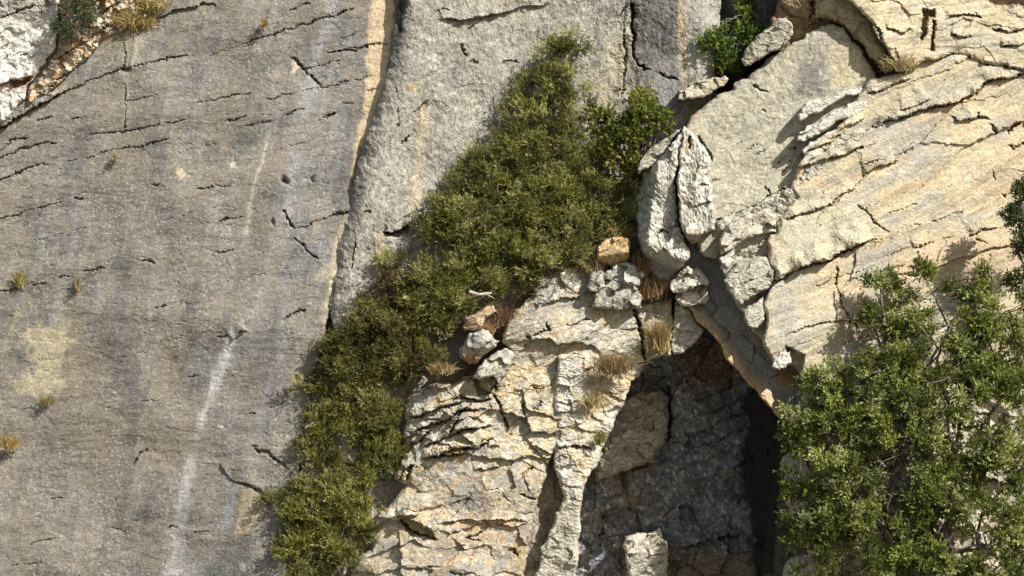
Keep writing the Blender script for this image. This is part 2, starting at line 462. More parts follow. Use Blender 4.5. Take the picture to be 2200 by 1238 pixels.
    C([(76, 260), (95, 254), (116, 250)], 3.2, .1, .3); C([(155, 256), (170, 254)], 3, .1, .3)
    C([(185, 291), (225, 286), (270, 284), (290, 279), (350, 266), (405, 257)], 2.8, .11)
    C([(255, 321), (310, 313), (362, 300)], 3, .11, .3); C([(180, 340), (255, 322)], 2, .05)
    C([(272, 220), (300, 212), (340, 205)], 2, .06); C([(420, 223), (470, 212), (520, 202), (545, 196)], 2.4, .1, .4)
    C([(520, 94), (570, 79), (640, 56), (690, 41), (760, 18)], 3.2, .12, .3); C([(620, 23), (668, 7)], 2.6, .1)
    C([(570, 214), (640, 200), (745, 178)], 2.2, .08, .8); C([(480, 263), (505, 256), (532, 248)], 2.6, .1); C([(528, 271), (582, 261)], 2.8, .11)
    C([(650, 149), (685, 141), (712, 134)], 3, .11); C([(610, 245), (655, 234)], 2.2, .08); C([(680, 262), (700, 250), (722, 243)], 2.8, .1)
    C([(624, 124), (638, 131), (652, 146), (662, 158)], 4.4, .16, .3); C([(660, 156), (676, 170), (690, 186)], 4, .14, .4)
    C([(-20, 478), (40, 459), (110, 439), (178, 425)], 2.4, .09, .8); C([(158, 427), (178, 425)], 3.6, .12, .2)
    C([(422, 406), (458, 399)], 3.2, .12, .2); C([(324, 399), (342, 396)], 3, .1, .2); C([(460, 396), (480, 403), (495, 400)], 2.2, .08)
    C([(470, 474), (522, 464)], 2.8, .1, .3)
    C([(608, 452), (616, 470), (626, 485), (634, 494)], 4.2, .16, .2); C([(634, 494), (662, 484), (700, 470), (716, 464)], 2.2, .08); C([(706, 465), (728, 460), (748, 456)], 5.5, .16, .1)
    C([(630, 510), (640, 519), (652, 524), (660, 538), (672, 548), (684, 558)], 3.6, .14, .4)
    C([(464, 543), (502, 535)], 3, .11, .2); C([(300, 562), (334, 564)], 3.4, .12, .1); C([(178, 584), (228, 574)], 3, .11, .2); C([(126, 597), (152, 591)], 2.6, .1)
    C([(-20, 632), (0, 625), (42, 619)], 3, .11, .3); C([(70, 612), (100, 604)], 2.4, .08); C([(610, 686), (628, 677), (642, 669), (658, 666)], 4.4, .15, .2)
    C([(700, 115), (760, 108), (800, 96), (830, 92)], 3.4, .12, .3); C([(720, 112), (770, 100)], 2, .08); C([(715, 36), (755, 18)], 2.2, .09); C([(730, 85), (770, 72)], 2, .08)
    C([(700, 137), (730, 130)], 2, .07); C([(728, 178), (748, 172)], 3, .1, .2); C([(760, 172), (800, 160)], 2, .07); C([(735, 222), (758, 219)], 2.6, .1); C([(700, 256), (718, 244)], 2.6, .1, .2); C([(785, 200), (815, 190)], 2, .07)
    C([(270, 90), (268, 150), (272, 220), (268, 285)], 2.6, .09, .8)
    f.bump(272, 152, 9, 6, 0, -.1); f.bump(613, 389, 7, 6, 30, -.14); f.bump(672, 385, 3, 8, 0, -.06); f.bump(586, 476, 3, 8, 0, -.07)
    C([(330, 665), (360, 657)], 2.6, .09); C([(380, 690), (400, 690)], 2, .07); C([(465, 724), (495, 721)], 2.6, .1); C([(400, 812), (425, 806)], 2.2, .09); C([(290, 994), (300, 975), (318, 962)], 2.8, .1)
    C([(362, 1134), (382, 1132)], 3, .1, .2); C([(415, 1144), (450, 1140)], 2.4, .08); C([(240, 1130), (270, 1145)], 2, .06); C([(110, 1072), (145, 1070)], 2, .07); C([(60, 1168), (125, 1155)], 2, .06, .9)
    C([(535, 887), (550, 891)], 3, .1, .2); C([(300, 864), (340, 862)], 2, .06); C([(20, 1215), (120, 1208)], 2, .06, .9)
    for q, (a, b, n_) in enumerate(((120, 430, 90), (330, 480, 150), (60, 520, 130), (520, 600, 120), (330, 740, 140), (380, 330, 90), (140, 350, 90), (440, 120, 110), (560, 330, 120))):
        C([(a, b), (a + n_ * .5, b - n_ * .13), (a + n_, b - n_ * .24)], 1.6, .03, 1.3)
    # slab scars low on the wall
    f.ledge([(470, 990), (488, 1018), (505, 1036), (540, 1042), (562, 1060), (578, 1085)], .04, 40, .6, 5); C([(505, 1036), (540, 1042), (562, 1060), (578, 1085)], 4, .1, .3)
    C([(540, 956), (556, 968), (572, 968), (588, 985), (606, 1000), (622, 1010)], 5, .16, .3)
    f.bump(440, 700, 60, 60, -60, .05); f.bump(300, 660, 110, 30, -10, .05)
    f.ledge([(300, 70), (330, 40), (380, 20), (450, 10)], .07, 20)
    C([(430, 10), (455, 8), (460, 14)], 4, .15, .2)
    f.ledge([(500, 730), (515, 712), (528, 708)], .06, 16)

A_POLY = [(-320, -260), (866, -260), (866, -60), (862, 0), (862, 60), (856, 110), (844, 160), (824, 220), (800, 290), (770, 370), (757, 450), (740, 540), (712, 620), (702, 700),
          (690, 760), (672, 820), (655, 900), (650, 960), (640, 1030), (620, 1120), (615, 1238), (610, 1480), (-320, 1480)]
piece('cliff_wall', A_POLY, wall_left, M_WALL, step=1.7, back=-2.2, r=8, drop=.05)
tag(bpy.data.objects['cliff_wall'], 'smooth dark grey limestone wall with long thin bedding cracks, left of the yellow streak', 'cliff', kind='structure')

fB = fit([(850, -200, .12), (855, 60, .12), (790, 290, .06), (755, 470, .02), (705, 700, 0), (655, 900, .03), (1100, 50, -.18), (1000, 400, -.16), (1300, 300, -.28),
          (1360, 100, -.2), (1500, 50, -.06), (1540, 200, -.02), (1250, 650, -.2), (900, 900, -.05), (750, 1238, .0)])
def wall_mid(f):
    f.h = fB(f.px, f.py)
    rough(f, .07, .020, 43, -60, 1.6, 100)
    f.h -= .006 * sstep(.42, .7, fbm(f.px / 8, f.py / 8, 2, 39)); f.h += .005 * np.floor(3 * fbm(f.wx / 60, f.wy / 80, 2, 40))
    f.h += .012 * facets(f.wx / 46, f.wy / 60, 45, .8, .8)
    f.c[:] = (.335, .315, .27)
    f.value(90, 90, 0, .16, 41); f.value(16, 12, -20, .2, 42, 3); f.value(5, 5, 0, .2, 49, 2)
    f.mottle((.23, .215, .185), 60, 30, -30, .1, .4, .55, 44); f.mottle((.42, .39, .32), 30, 20, -30, .2, .4, .45, 46, 3)
    f.tint([(840, 60), (880, 60), (840, 160), (800, 260), (770, 360), (760, 440), (740, 440), (770, 250), (820, 120)], (.21, .20, .175), 10, .8)  # grey band paints the shade on the flank turned from the sun
    f.tint([(960, 90), (1040, 90), (1060, 140), (980, 140)], (.24, .21, .17), 16, .6)
    f.tint([(820, 205), (940, 190), (930, 240), (830, 240)], (.27, .255, .21), 18, .6)
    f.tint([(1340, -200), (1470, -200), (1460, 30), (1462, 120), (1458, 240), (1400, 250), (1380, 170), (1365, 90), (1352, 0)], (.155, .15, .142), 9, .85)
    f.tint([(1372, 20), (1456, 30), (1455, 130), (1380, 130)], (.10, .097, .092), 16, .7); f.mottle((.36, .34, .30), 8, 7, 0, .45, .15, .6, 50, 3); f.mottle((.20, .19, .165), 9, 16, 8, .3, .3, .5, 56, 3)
    f.tint([(950, 835), (1040, 700), (1160, 600), (1280, 550), (1310, 600), (1100, 730), (990, 850)], (.24, .165, .10), 14, .85)
    f.tint([(1395, 150), (1458, 160), (1455, 240), (1400, 245)], (.25, .245, .235), 10, .7)
    f.tint([(1470, -100), (1540, -100), (1535, 150), (1475, 160)], (.36, .345, .30), 9, .8)
    f.streak([(1462, -50), (1466, 60), (1470, 120), (1468, 190)], 8, 7, (.47, .36, .2), .75)
    f.tint([(1290, 120), (1340, 60), (1350, 150), (1320, 230), (1280, 240)], (.43, .37, .25), 16, .6)
    f.streak([(905, 215), (912, 260), (905, 320), (898, 380), (890, 470)], 9, 12, (.52, .42, .27), .7, .6)
    f.streak([(820, 490), (818, 560), (812, 620)], 12, 16, (.40, .31, .19), .6, .5)
    f.tint([(885, 180), (900, 185), (898, 200), (884, 198)], (.45, .36, .18), 5, .8)
    f.tint([(920, -30), (1180, -30), (1140, 30), (960, 20)], (.28, .25, .2), 22, .5)
    f.tint([(1380, 195), (1402, 190), (1398, 230), (1382, 232)], (.42, .24, .15), 6, .6)
    f.streak([(700, 640), (690, 720), (670, 800)], 14, 10, (.40, .35, .27), .5)
    C = f.crack
    C([(1356, 0), (1358, 30), (1362, 90)], 6, .25, .2); C([(1360, 70), (1362, 118), (1372, 135), (1385, 150), (1396, 152)], 4.5, .2, .3); C([(1418, 155), (1432, 166), (1456, 170)], 4, .16, .3)
    C([(1340, 60), (1346, 110), (1340, 160), (1335, 210)], 4, .12, .6); C([(1346, 10), (1330, 40)], 3, .1)
    f.ledge([(1352, -60), (1354, 0), (1340, 100), (1332, 220)], -.1, 30)
    f.ledge([(822, 498), (840, 500), (862, 494), (880, 480), (896, 474)], .13, 26, .7, 9)
    f.block([(824, 500), (850, 504), (884, 484), (880, 498), (850, 512)], -.10, 5)
    C([(822, 500), (845, 502), (864, 494), (884, 480)], 4, .12, .2)
    C([(1002, 62), (1020, 58)], 3, .1); C([(940, 25), (952, 20), (966, 20)], 3, .08); C([(860, 310), (872, 300), (886, 290)], 2.6, .09); C([(890, 242), (905, 228), (918, 215)], 2.6, .09)
    C([(1075, 138), (1095, 130), (1115, 136)], 3, .09); C([(996, 105), (1000, 120), (990, 96)], 6, .08); C([(1010, 132), (1026, 134)], 4, .08); C([(780, 456), (796, 454)], 3, .09)
    C([(830, 550), (860, 540), (866, 542)], 3, .09); C([(764, 520), (758, 560), (755, 580)], 2.6, .08)
    C([(848, 180), (858, 260), (836, 300)], 2, .05, .9)
    f.ledge([(940, 42), (1010, 40), (1080, 26), (1180, 5)], .10, 34, .3)
    f.block([(800, 505), (890, 490), (880, 590), (800, 620)], .04, 14)
    # overhanging notch and hollow at the seam with the left wall
    f.block([(840, -80), (880, -80), (876, 10), (862, 70), (852, 60)], -.45, 8)
    f.block([(694, 640), (702, 650), (716, 700), (722, 730), (700, 730)], -.35, 6)
B_POLY = [(840, -260), (1554, -260), (1548, 0), (1544, 80), (1538, 160), (1545, 230), (1500, 330), (1440, 700), (1240, 800), (1040, 900), (900, 1300), (600, 1480), (560, 1238),
          (590, 1060), (640, 1010), (636, 960), (644, 900), (652, 840), (672, 790), (688, 740), (694, 690), (698, 645), (716, 580), (728, 520), (744, 470), (752, 430), (764, 370), (784, 296), (808, 232), (830, 165), (842, 100), (850, 40)]
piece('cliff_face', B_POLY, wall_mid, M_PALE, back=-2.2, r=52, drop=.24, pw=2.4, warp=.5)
tag(bpy.data.objects['cliff_face'], 'pale grey limestone face behind and above the diagonal line of shrubs', 'cliff', kind='structure')

# bright scar and orange ledge, top left
def scar(f):
    f.h = fA(f.px, f.py) + .16 + .10 * sstep(200, -50, f.py)
    rough(f, .05, .02, 53, -15, 1.4, 70); f.h += .05 * facets(f.wx / 26, f.wy / 20, 54, .8, .8)
    f.c[:] = (.70, .655, .60)
    f.value(30, 16, -15, .10, 51); f.mottle((.5, .42, .33), 30, 12, -15, .3, .3, .5, 52)
    f.tint([(-60, -60), (130, -60), (110, 30), (0, 55), (-60, 70)], (.34, .32, .27), 12, .9)
    f.ledge([(-60, 195), (18, 176), (50, 172), (82, 160)], .18, 26, .3); f.block([(22, 174), (78, 162), (60, 180), (30, 192)], -.14, 5)
    f.tint([(22, 172), (78, 160), (60, 184), (24, 194)], (.40, .24, .12), 5, .8)
    f.crack([(40, 122), (60, 118)], 2.4, .08); f.crack([(0, 130), (30, 112)], 2, .05); f.crack([(0, 40), (50, 20), (110, 8)], 3, .1)
piece('pale_rock_scar', [(-300, -200), (150, -200), (128, 30), (127, 70), (118, 110), (96, 138), (80, 158), (66, 185), (50, 215), (22, 250), (-6, 272), (-80, 310), (-300, 360)], scar, M_PALE, back=-1.8, r=14, drop=.10, parent=None)
tag(bpy.data.objects['pale_rock_scar'], 'bright white fresh rock scar in the top left corner of the cliff', 'rock', kind='structure')
def crumble(f):
    f.h = fA(f.px, f.py) + .10
    rough(f, .06, .03, 58, -40, 1.5, 50); f.h += .10 * facets(f.wx / 20, f.wy / 15, 59, .8, 1)
    f.c[:] = (.44, .37, .27); f.value(18, 10, -40, .2, 60); f.mottle((.50, .29, .12), 26, 16, -40, .05, .3, .75, 61); f.mottle((.62, .57, .48), 18, 12, -40, .2, .2, .8, 64)
    for a, b in ((150, 110), (200, 80), (240, 50), (130, 170), (180, 140), (230, 20)):
        f.crack([(a - 26, b + 18), (a, b), (a + 26, b - 16)], 3.4, .16, .5)
    f.crack([(212, 20), (218, -20)], 7, .2, .1); f.crack([(175, 100), (172, 60)], 4, .16)
piece('crumbling_ledge', [(120, -200), (330, -200), (345, -20), (326, 30), (300, 50), (240, 76), (200, 110), (150, 160), (112, 196), (70, 214), (52, 236), (60, 200), (80, 168), (100, 140), (122, 110), (130, 60)], crumble, M_BROKEN, step=1.6, back=-1.8, r=8, drop=.08)
tag(bpy.data.objects['crumbling_ledge'], 'crumbling orange and cream rock ledge running down beside the white scar', 'rock ledge', kind='structure')

# deep shaded corner at the top, behind the leafy green shrub
def corner(f):
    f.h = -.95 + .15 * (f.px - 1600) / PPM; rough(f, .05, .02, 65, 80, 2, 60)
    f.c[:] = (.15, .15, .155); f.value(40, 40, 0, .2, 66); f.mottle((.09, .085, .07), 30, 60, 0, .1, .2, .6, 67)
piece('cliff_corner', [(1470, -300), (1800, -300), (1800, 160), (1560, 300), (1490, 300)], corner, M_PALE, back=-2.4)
tag(bpy.data.objects['cliff_corner'], 'deep shaded grey corner of the cliff behind the green shrub at the top', 'cliff', kind='structure')

# shaded recess low in the middle
fD = fit([(1230, 700, -1.3), (1260, 1200, -1.75), (1340, 900, -1.4), (1440, 900, -1.3), (1440, 720, -1.2), (1600, 860, -1.3), (1560, 1150, -1.35), (1400, 1238, -1.7), (1200, 1400, -1.8), (1580, 1300, -1.3)])
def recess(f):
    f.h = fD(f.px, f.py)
    rough(f, .08, .03, 103, -60, 1.4, 80); f.h += .17 * facets(f.wx / 60, f.wy / 90, 104, .8, .9) + .05 * facets(f.wx / 24, f.wy / 18, 105, .7, .9)
    f.h += -1.3 * sstep(1600, 1690, f.px + .10 * (1000 - f.py)) + .0
    f.h -= 2.0 * sstep(1664, 1690, f.px + .12 * (f.py - 1000)) * sstep(900, 1010, f.py)
    f.c[:] = (.165, .172, .205); f.value(60, 70, -20, .22, 101); f.mottle((.32, .315, .31), 26, 20, -20, .15, .3, .6, 102); f.mottle((.50, .48, .44), 9, 12, -20, .4, .15, .8, 107, 3)  # base darkened and cooled: the hollow's shade is put into the colour
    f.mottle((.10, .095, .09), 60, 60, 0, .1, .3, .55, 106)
    f.tint([(1310, 1010), (1380, 1000), (1370, 1120), (1320, 1130)], (.17, .12, .07), 34, .6, 1.6)
    f.tint([(1440, 700), (1590, 760), (1600, 820), (1480, 830)], (.17, .11, .065), 24, .7)
    f.tint([(1440, 1190), (1660, 1180), (1650, 1300), (1430, 1300)], (.26, .19, .11), 14, .7)
    f.tint([(1600, 820), (1700, 840), (1690, 1238), (1620, 1238), (1590, 1000)], (.035, .03, .025), 12, .95)  # near-black painted for the shade of the flank and cleft
    for a in range(6):
        y0 = 790 + a * 34
        f.ledge([(1480, y0 + 40), (1540, y0 + 20), (1610, y0 - 16)], .09, 16, .4)
    f.crack([(1436, 830), (1440, 900), (1434, 950)], 6, .25, .2); f.ledge([(1440, 1180), (1500, 1168), (1560, 1150), (1600, 1150)], .12, 24, .5)
    f.crack([(1300, 960), (1340, 1010), (1390, 1000)], 5, .16)
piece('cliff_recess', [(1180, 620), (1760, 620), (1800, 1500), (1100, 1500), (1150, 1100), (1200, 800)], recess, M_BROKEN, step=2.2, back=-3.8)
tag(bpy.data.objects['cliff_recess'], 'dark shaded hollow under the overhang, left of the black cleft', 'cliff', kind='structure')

# lower buttress
fC = fit([(1270, 580, .22), (1150, 600, .32), (1080, 720, .34), (980, 800, .34), (880, 860, .30), (870, 1000, .32), (800, 1140, .30), (750, 1238, .25), (700, 1450, .2), (1000, 950, .50), (1000, 1200, .52), (1180, 900, .42),
          (1150, 1238, .36), (1380, 650, .30), (1300, 720, .42), (1380, 760, .36), (1180, 720, .44), (1100, 1450, .4)])
def buttress(f):
    f.h = fC(f.px, f.py)
    x, y = f.px, f.py
    rough(f, .03, .010, 113, -25, 1.6, 80); f.h += .12 * facets(f.wx / 110, f.wy / 80, 128, .7, .8)
    up = sstep(1000, 900, y)
    sm = 1 - .85 * sstep(-70, 40, poly_sdf(x, y, [(1150, 600), (1270, 570), (1340, 660), (1360, 700), (1300, 760), (1120, 740), (1090, 720)])[0])
    f.h += sm * ((.08 + .05 * up) * facets(f.wx / 80, f.wy / 44, 114, .8, .9) + (.004 + .02 * up) * facets(f.wx / 34, f.wy / 13, 115, .7, .9))
    f.c[:] = (.45, .40, .305)
    f.value(70, 50, -20, .18, 111); f.value(14, 10, -20, .10, 112, 3)
    f.mottle((.31, .29, .24), 50, 30, -20, .1, .3, .6, 116); f.mottle((.56, .52, .42), 26, 14, -20, .2, .3, .6, 117); f.mottle((.48, .36, .20), 60, 40, -20, .2, .35, .55, 118)
    f.tint([(1150, 600), (1270, 570), (1270, 640), (1240, 690), (1120, 740), (1080, 720), (1110, 660)], (.34, .32, .26), 14, .75)
    f.tint([(1230, 690), (1360, 650), (1384, 770), (1330, 780), (1220, 760)], (.42, .40, .33), 12, .7)
    f.tint([(1330, 950 - 300), (1250, 660), (1150, 690), (1170, 700)], (.5, .46, .36), 10, .4)
    f.tint([(870, 830), (960, 830), (1000, 900), (900, 990), (860, 960)], (.40, .385, .34), 20, .6)
    f.tint([(930, 990), (1040, 990), (1060, 1110), (960, 1120)], (.35, .31, .26), 20, .7)
    f.tint([(1000, 1030), (1050, 1010), (1046, 1110), (1016, 1120)], (.24, .19, .14), 12, .6)
    f.tint([(960, 1120), (1150, 1090), (1140, 1180), (960, 1170)], (.47, .33, .19), 16, .6)
    f.tint([(900, 1150), (1020, 1150), (1060, 1260), (880, 1260)], (.32, .25, .20), 22, .6)
    f.tint([(780, 1150), (900, 1140), (920, 1260), (740, 1260)], (.40, .37, .29), 14, .7)
    f.tint([(1080, 760), (1185, 760), (1185, 930), (1130, 950), (1090, 880)], (.50, .42, .26), 16, .7)
    f.tint([(1120, 1040), (1140, 1000), (1090, 1238), (1130, 1238), (1120, 1120)], (.45, .31, .18), 12, .5)
    f.streak([(1150, 640), (1146, 680), (1138, 700)], 8, 8, (.30, .26, .16), .6); f.streak([(1195, 672), (1200, 700), (1190, 720)], 12, 12, (.47, .38, .22), .6)
    C, Lg = f.crack, f.ledge
    Lg([(1141, 655), (1175, 651), (1195, 645), (1231, 638), (1262, 634)], .08, 22, .4); C([(1155, 622), (1180, 616)], 3, .1)
    C([(1145, 722), (1158, 716), (1178, 711), (1176, 694)], 5, .18, .2); C([(1132, 728), (1142, 724)], 6, .16, .1); C([(1215, 700), (1238, 696), (1264, 686)], 4, .12, .3)
    Lg([(1216, 764), (1240, 762), (1268, 768), (1290, 770)], .05, 10, .6); f.tint([(1230, 760), (1290, 764), (1290, 772), (1230, 770)], (.42, .22, .10), 5, .8)
    C([(1364, 655), (1368, 684), (1378, 716), (1384, 776)], 6, .30, .2); C([(1446, 640), (1450, 700), (1448, 760)], 6, .3, .2)
    Lg([(1000, 815), (1020, 812), (1040, 840), (1058, 846)], .10, 16, .6); f.block([(1012, 812), (1024, 808), (1044, 838), (1056, 848), (1030, 846)], -.14, 5)
    C([(1058, 845), (1074, 868), (1084, 890), (1090, 922)], 5, .2, .2); C([(1064, 845), (1068, 815), (1074, 805)], 4, .14)
    C([(1143, 876), (1152, 878), (1164, 862)], 4.5, .16, .2); C([(1122, 866), (1132, 905)], 3, .1); C([(1160, 838), (1188, 826)], 3, .08)
    rr = random.Random(11)
    for q in range(22):
        a, b = rr.uniform(880, 1180), rr.uniform(740, 1230); n_ = rr.uniform(18, 60); g_ = rr.uniform(-.6, .2)
        (C if q % 2 else Lg)([(a, b), (a + n_ * .5, b + n_ * g_ * .5 + rr.uniform(-5, 5)), (a + n_, b + n_ * g_)], *((2.6, .09, .6) if q % 2 else (.05, 14, .6, 5)))
    f.mottle((.30, .24, .17), 60, 22, 70, .18, .3, .5, 119); f.mottle((.62, .59, .50), 14, 9, -20, .34, .12, .8, 127)
    f.mottle((.30, .29, .265), 60, 40, -20, .05, .3, .65, 129); f.mottle((.50, .37, .20), 44, 26, -20, .25, .25, .6, 130); f.mottle((.15, .14, .12), 8, 7, -20, .5, .2, .6, 131, 3)
    uu, vv = rot(f.wx, f.wy, -18); f.h += (.008 + .016 * up) * np.abs(((vv / 15 + .6 * fbm(uu / 70, vv / 40, 2, 132)) % 1) - .3)
    # stacked thin beds on the left shoulder
    for k_, pts in enumerate(([(905, 965), (930, 952), (962, 938), (1000, 923), (1040, 918), (1062, 916)], [(925, 984), (955, 970), (985, 962), (1025, 962), (1056, 943)],
                              [(880, 900), (920, 885), (960, 872), (1000, 862)], [(872, 930), (910, 918), (950, 905), (990, 880), (1040, 880)], [(960, 938), (975, 910), (990, 880), (1010, 870)],
                              [(870, 960), (900, 945), (925, 925)], [(985, 848), (1020, 858), (1055, 860)], [(905, 985), (950, 975), (1000, 975)])):
        Lg(pts, .13, 15, .6, 6); C(pts, 4, .12, .5)
    Lg([(800, 1130), (830, 1118), (850, 1108)], .06, 14, .5)
    Lg([(850, 1108), (866, 1120), (885, 1140), (908, 1148), (938, 1158)], .17, 38, .5, 10); f.block([(852, 1108), (880, 1112), (930, 1140), (940, 1160), (905, 1152), (880, 1146)], -.22, 5)
    f.tint([(855, 1108), (900, 1118), (940, 1158), (890, 1146)], (.42, .33, .16), 5, .8)
    C([(1095, 1178), (1106, 1180), (1112, 1198)], 4.5, .15, .2); C([(1120, 1060), (1135, 1070), (1148, 1072)], 4, .12); Lg([(930, 1125), (990, 1118), (1060, 1116), (1140, 1118)], .07, 22, .4)
    C([(850, 1040), (870, 1010), (890, 1000)], 5, .16, .3); f.bump(868, 1015, 26, 14, -40, .1); C([(882, 1000), (876, 1030)], 5, .14, .1)
    Lg([(1090, 930), (1130, 940), (1170, 985), (1180, 1010)], .05, 26, .4)
    C([(1010, 1072), (980, 1078), (960, 1086)], 3, .08); C([(1140, 1060), (1120, 1020), (1150, 1000)], 3, .08, .9)
C_POLY = [(1276, 560), (1240, 570), (1212, 580), (1180, 590), (1155, 602), (1146, 630), (1120, 655), (1105, 670), (1092, 690), (1078, 712), (1080, 735), (1094, 752), (1066, 770), (1030, 800), (985, 815), (950, 822), (920, 828),
          (882, 842), (870, 870), (872, 905), (864, 950), (870, 985), (850, 1005), (846, 1030), (868, 1040), (840, 1080), (806, 1112), (790, 1140), (802, 1168), (770, 1200), (745, 1242), (650, 1480), (1096, 1480), (1126, 1260), (1131, 1190), (1146, 1110), (1166, 1040), (1188, 975), (1230, 950), (1300, 900),
          (1340, 850), (1388, 778), (1440, 768), (1452, 700), (1446, 640), (1370, 646), (1300, 640), (1280, 620)]
piece('cliff_buttress', C_POLY, buttress, M_BROKEN, step=1.9, back=-2.6, r=11, drop=.12)
tag(bpy.data.objects['cliff_buttress'], 'broken cream and yellow lower buttress right of the diagonal shrubs', 'cliff', kind='structure')

def pillar(f):
    f.h = .42 + .07 * np.exp(-((f.px - 1235) / 45) ** 2) + .05 * sstep(1000, 780, f.py) - .06 * sstep(1250, 1340, f.px)
    rough(f, .05, .025, 123, -10, 1.6, 60); f.h += .06 * facets(f.wx / 34, f.wy / 24, 124, .8, .9)
    f.c[:] = (.56, .53, .46); f.value(24, 14, -10, .14, 121); f.mottle((.45, .36, .20), 30, 26, -20, .1, .3, .6, 122); f.mottle((.30, .29, .25), 22, 14, -10, .25, .3, .5, 125)
    f.tint([(1262, 770), (1350, 780), (1340, 860), (1262, 900)], (.42, .31, .16), 12, .75); f.tint([(1230, 900), (1300, 900), (1270, 1010), (1230, 1000)], (.48, .40, .26), 14, .6)
    f.tint([(1180, 1080), (1250, 1060), (1240, 1300), (1120, 1300)], (.40, .37, .29), 14, .8)
    for pts in ([(1188, 800), (1215, 812), (1250, 806)], [(1190, 826), (1225, 830), (1262, 818)], [(1188, 860), (1220, 866), (1255, 858)], [(1188, 885), (1230, 884)], [(1190, 920), (1230, 915), (1260, 905)],
                [(1192, 955), (1210, 962), (1240, 956), (1272, 964)], [(1190, 990), (1205, 978), (1222, 985)], [(1200, 1030), (1225, 1046), (1240, 1050)]):
        f.ledge(pts, .03 + .06 * ((pts[0][1] * 7) % 10) / 10, 18, .5)
    f.crack([(1186, 940), (1200, 962), (1232, 956), (1270, 966)], 4, .12, .3)
piece('rock_pillar', [(1197, 765), (1240, 756), (1300, 762), (1346, 792), (1346, 832), (1338, 872), (1312, 930), (1286, 990), (1262, 1030), (1248, 1068), (1244, 1130), (1240, 1238), (1236, 1480), (1090, 1480), (1150, 1240), (1172, 1150), (1196, 1110), (1212, 1062),
                      (1198, 1030), (1190, 990), (1188, 950), (1193, 900), (1190, 850)], pillar, M_BROKEN, step=1.8, back=-2.6, r=9, drop=.08)
tag(bpy.data.objects['rock_pillar'], 'narrow whitish ribbed pillar between the buttress and the dark hollow', 'rock pillar')

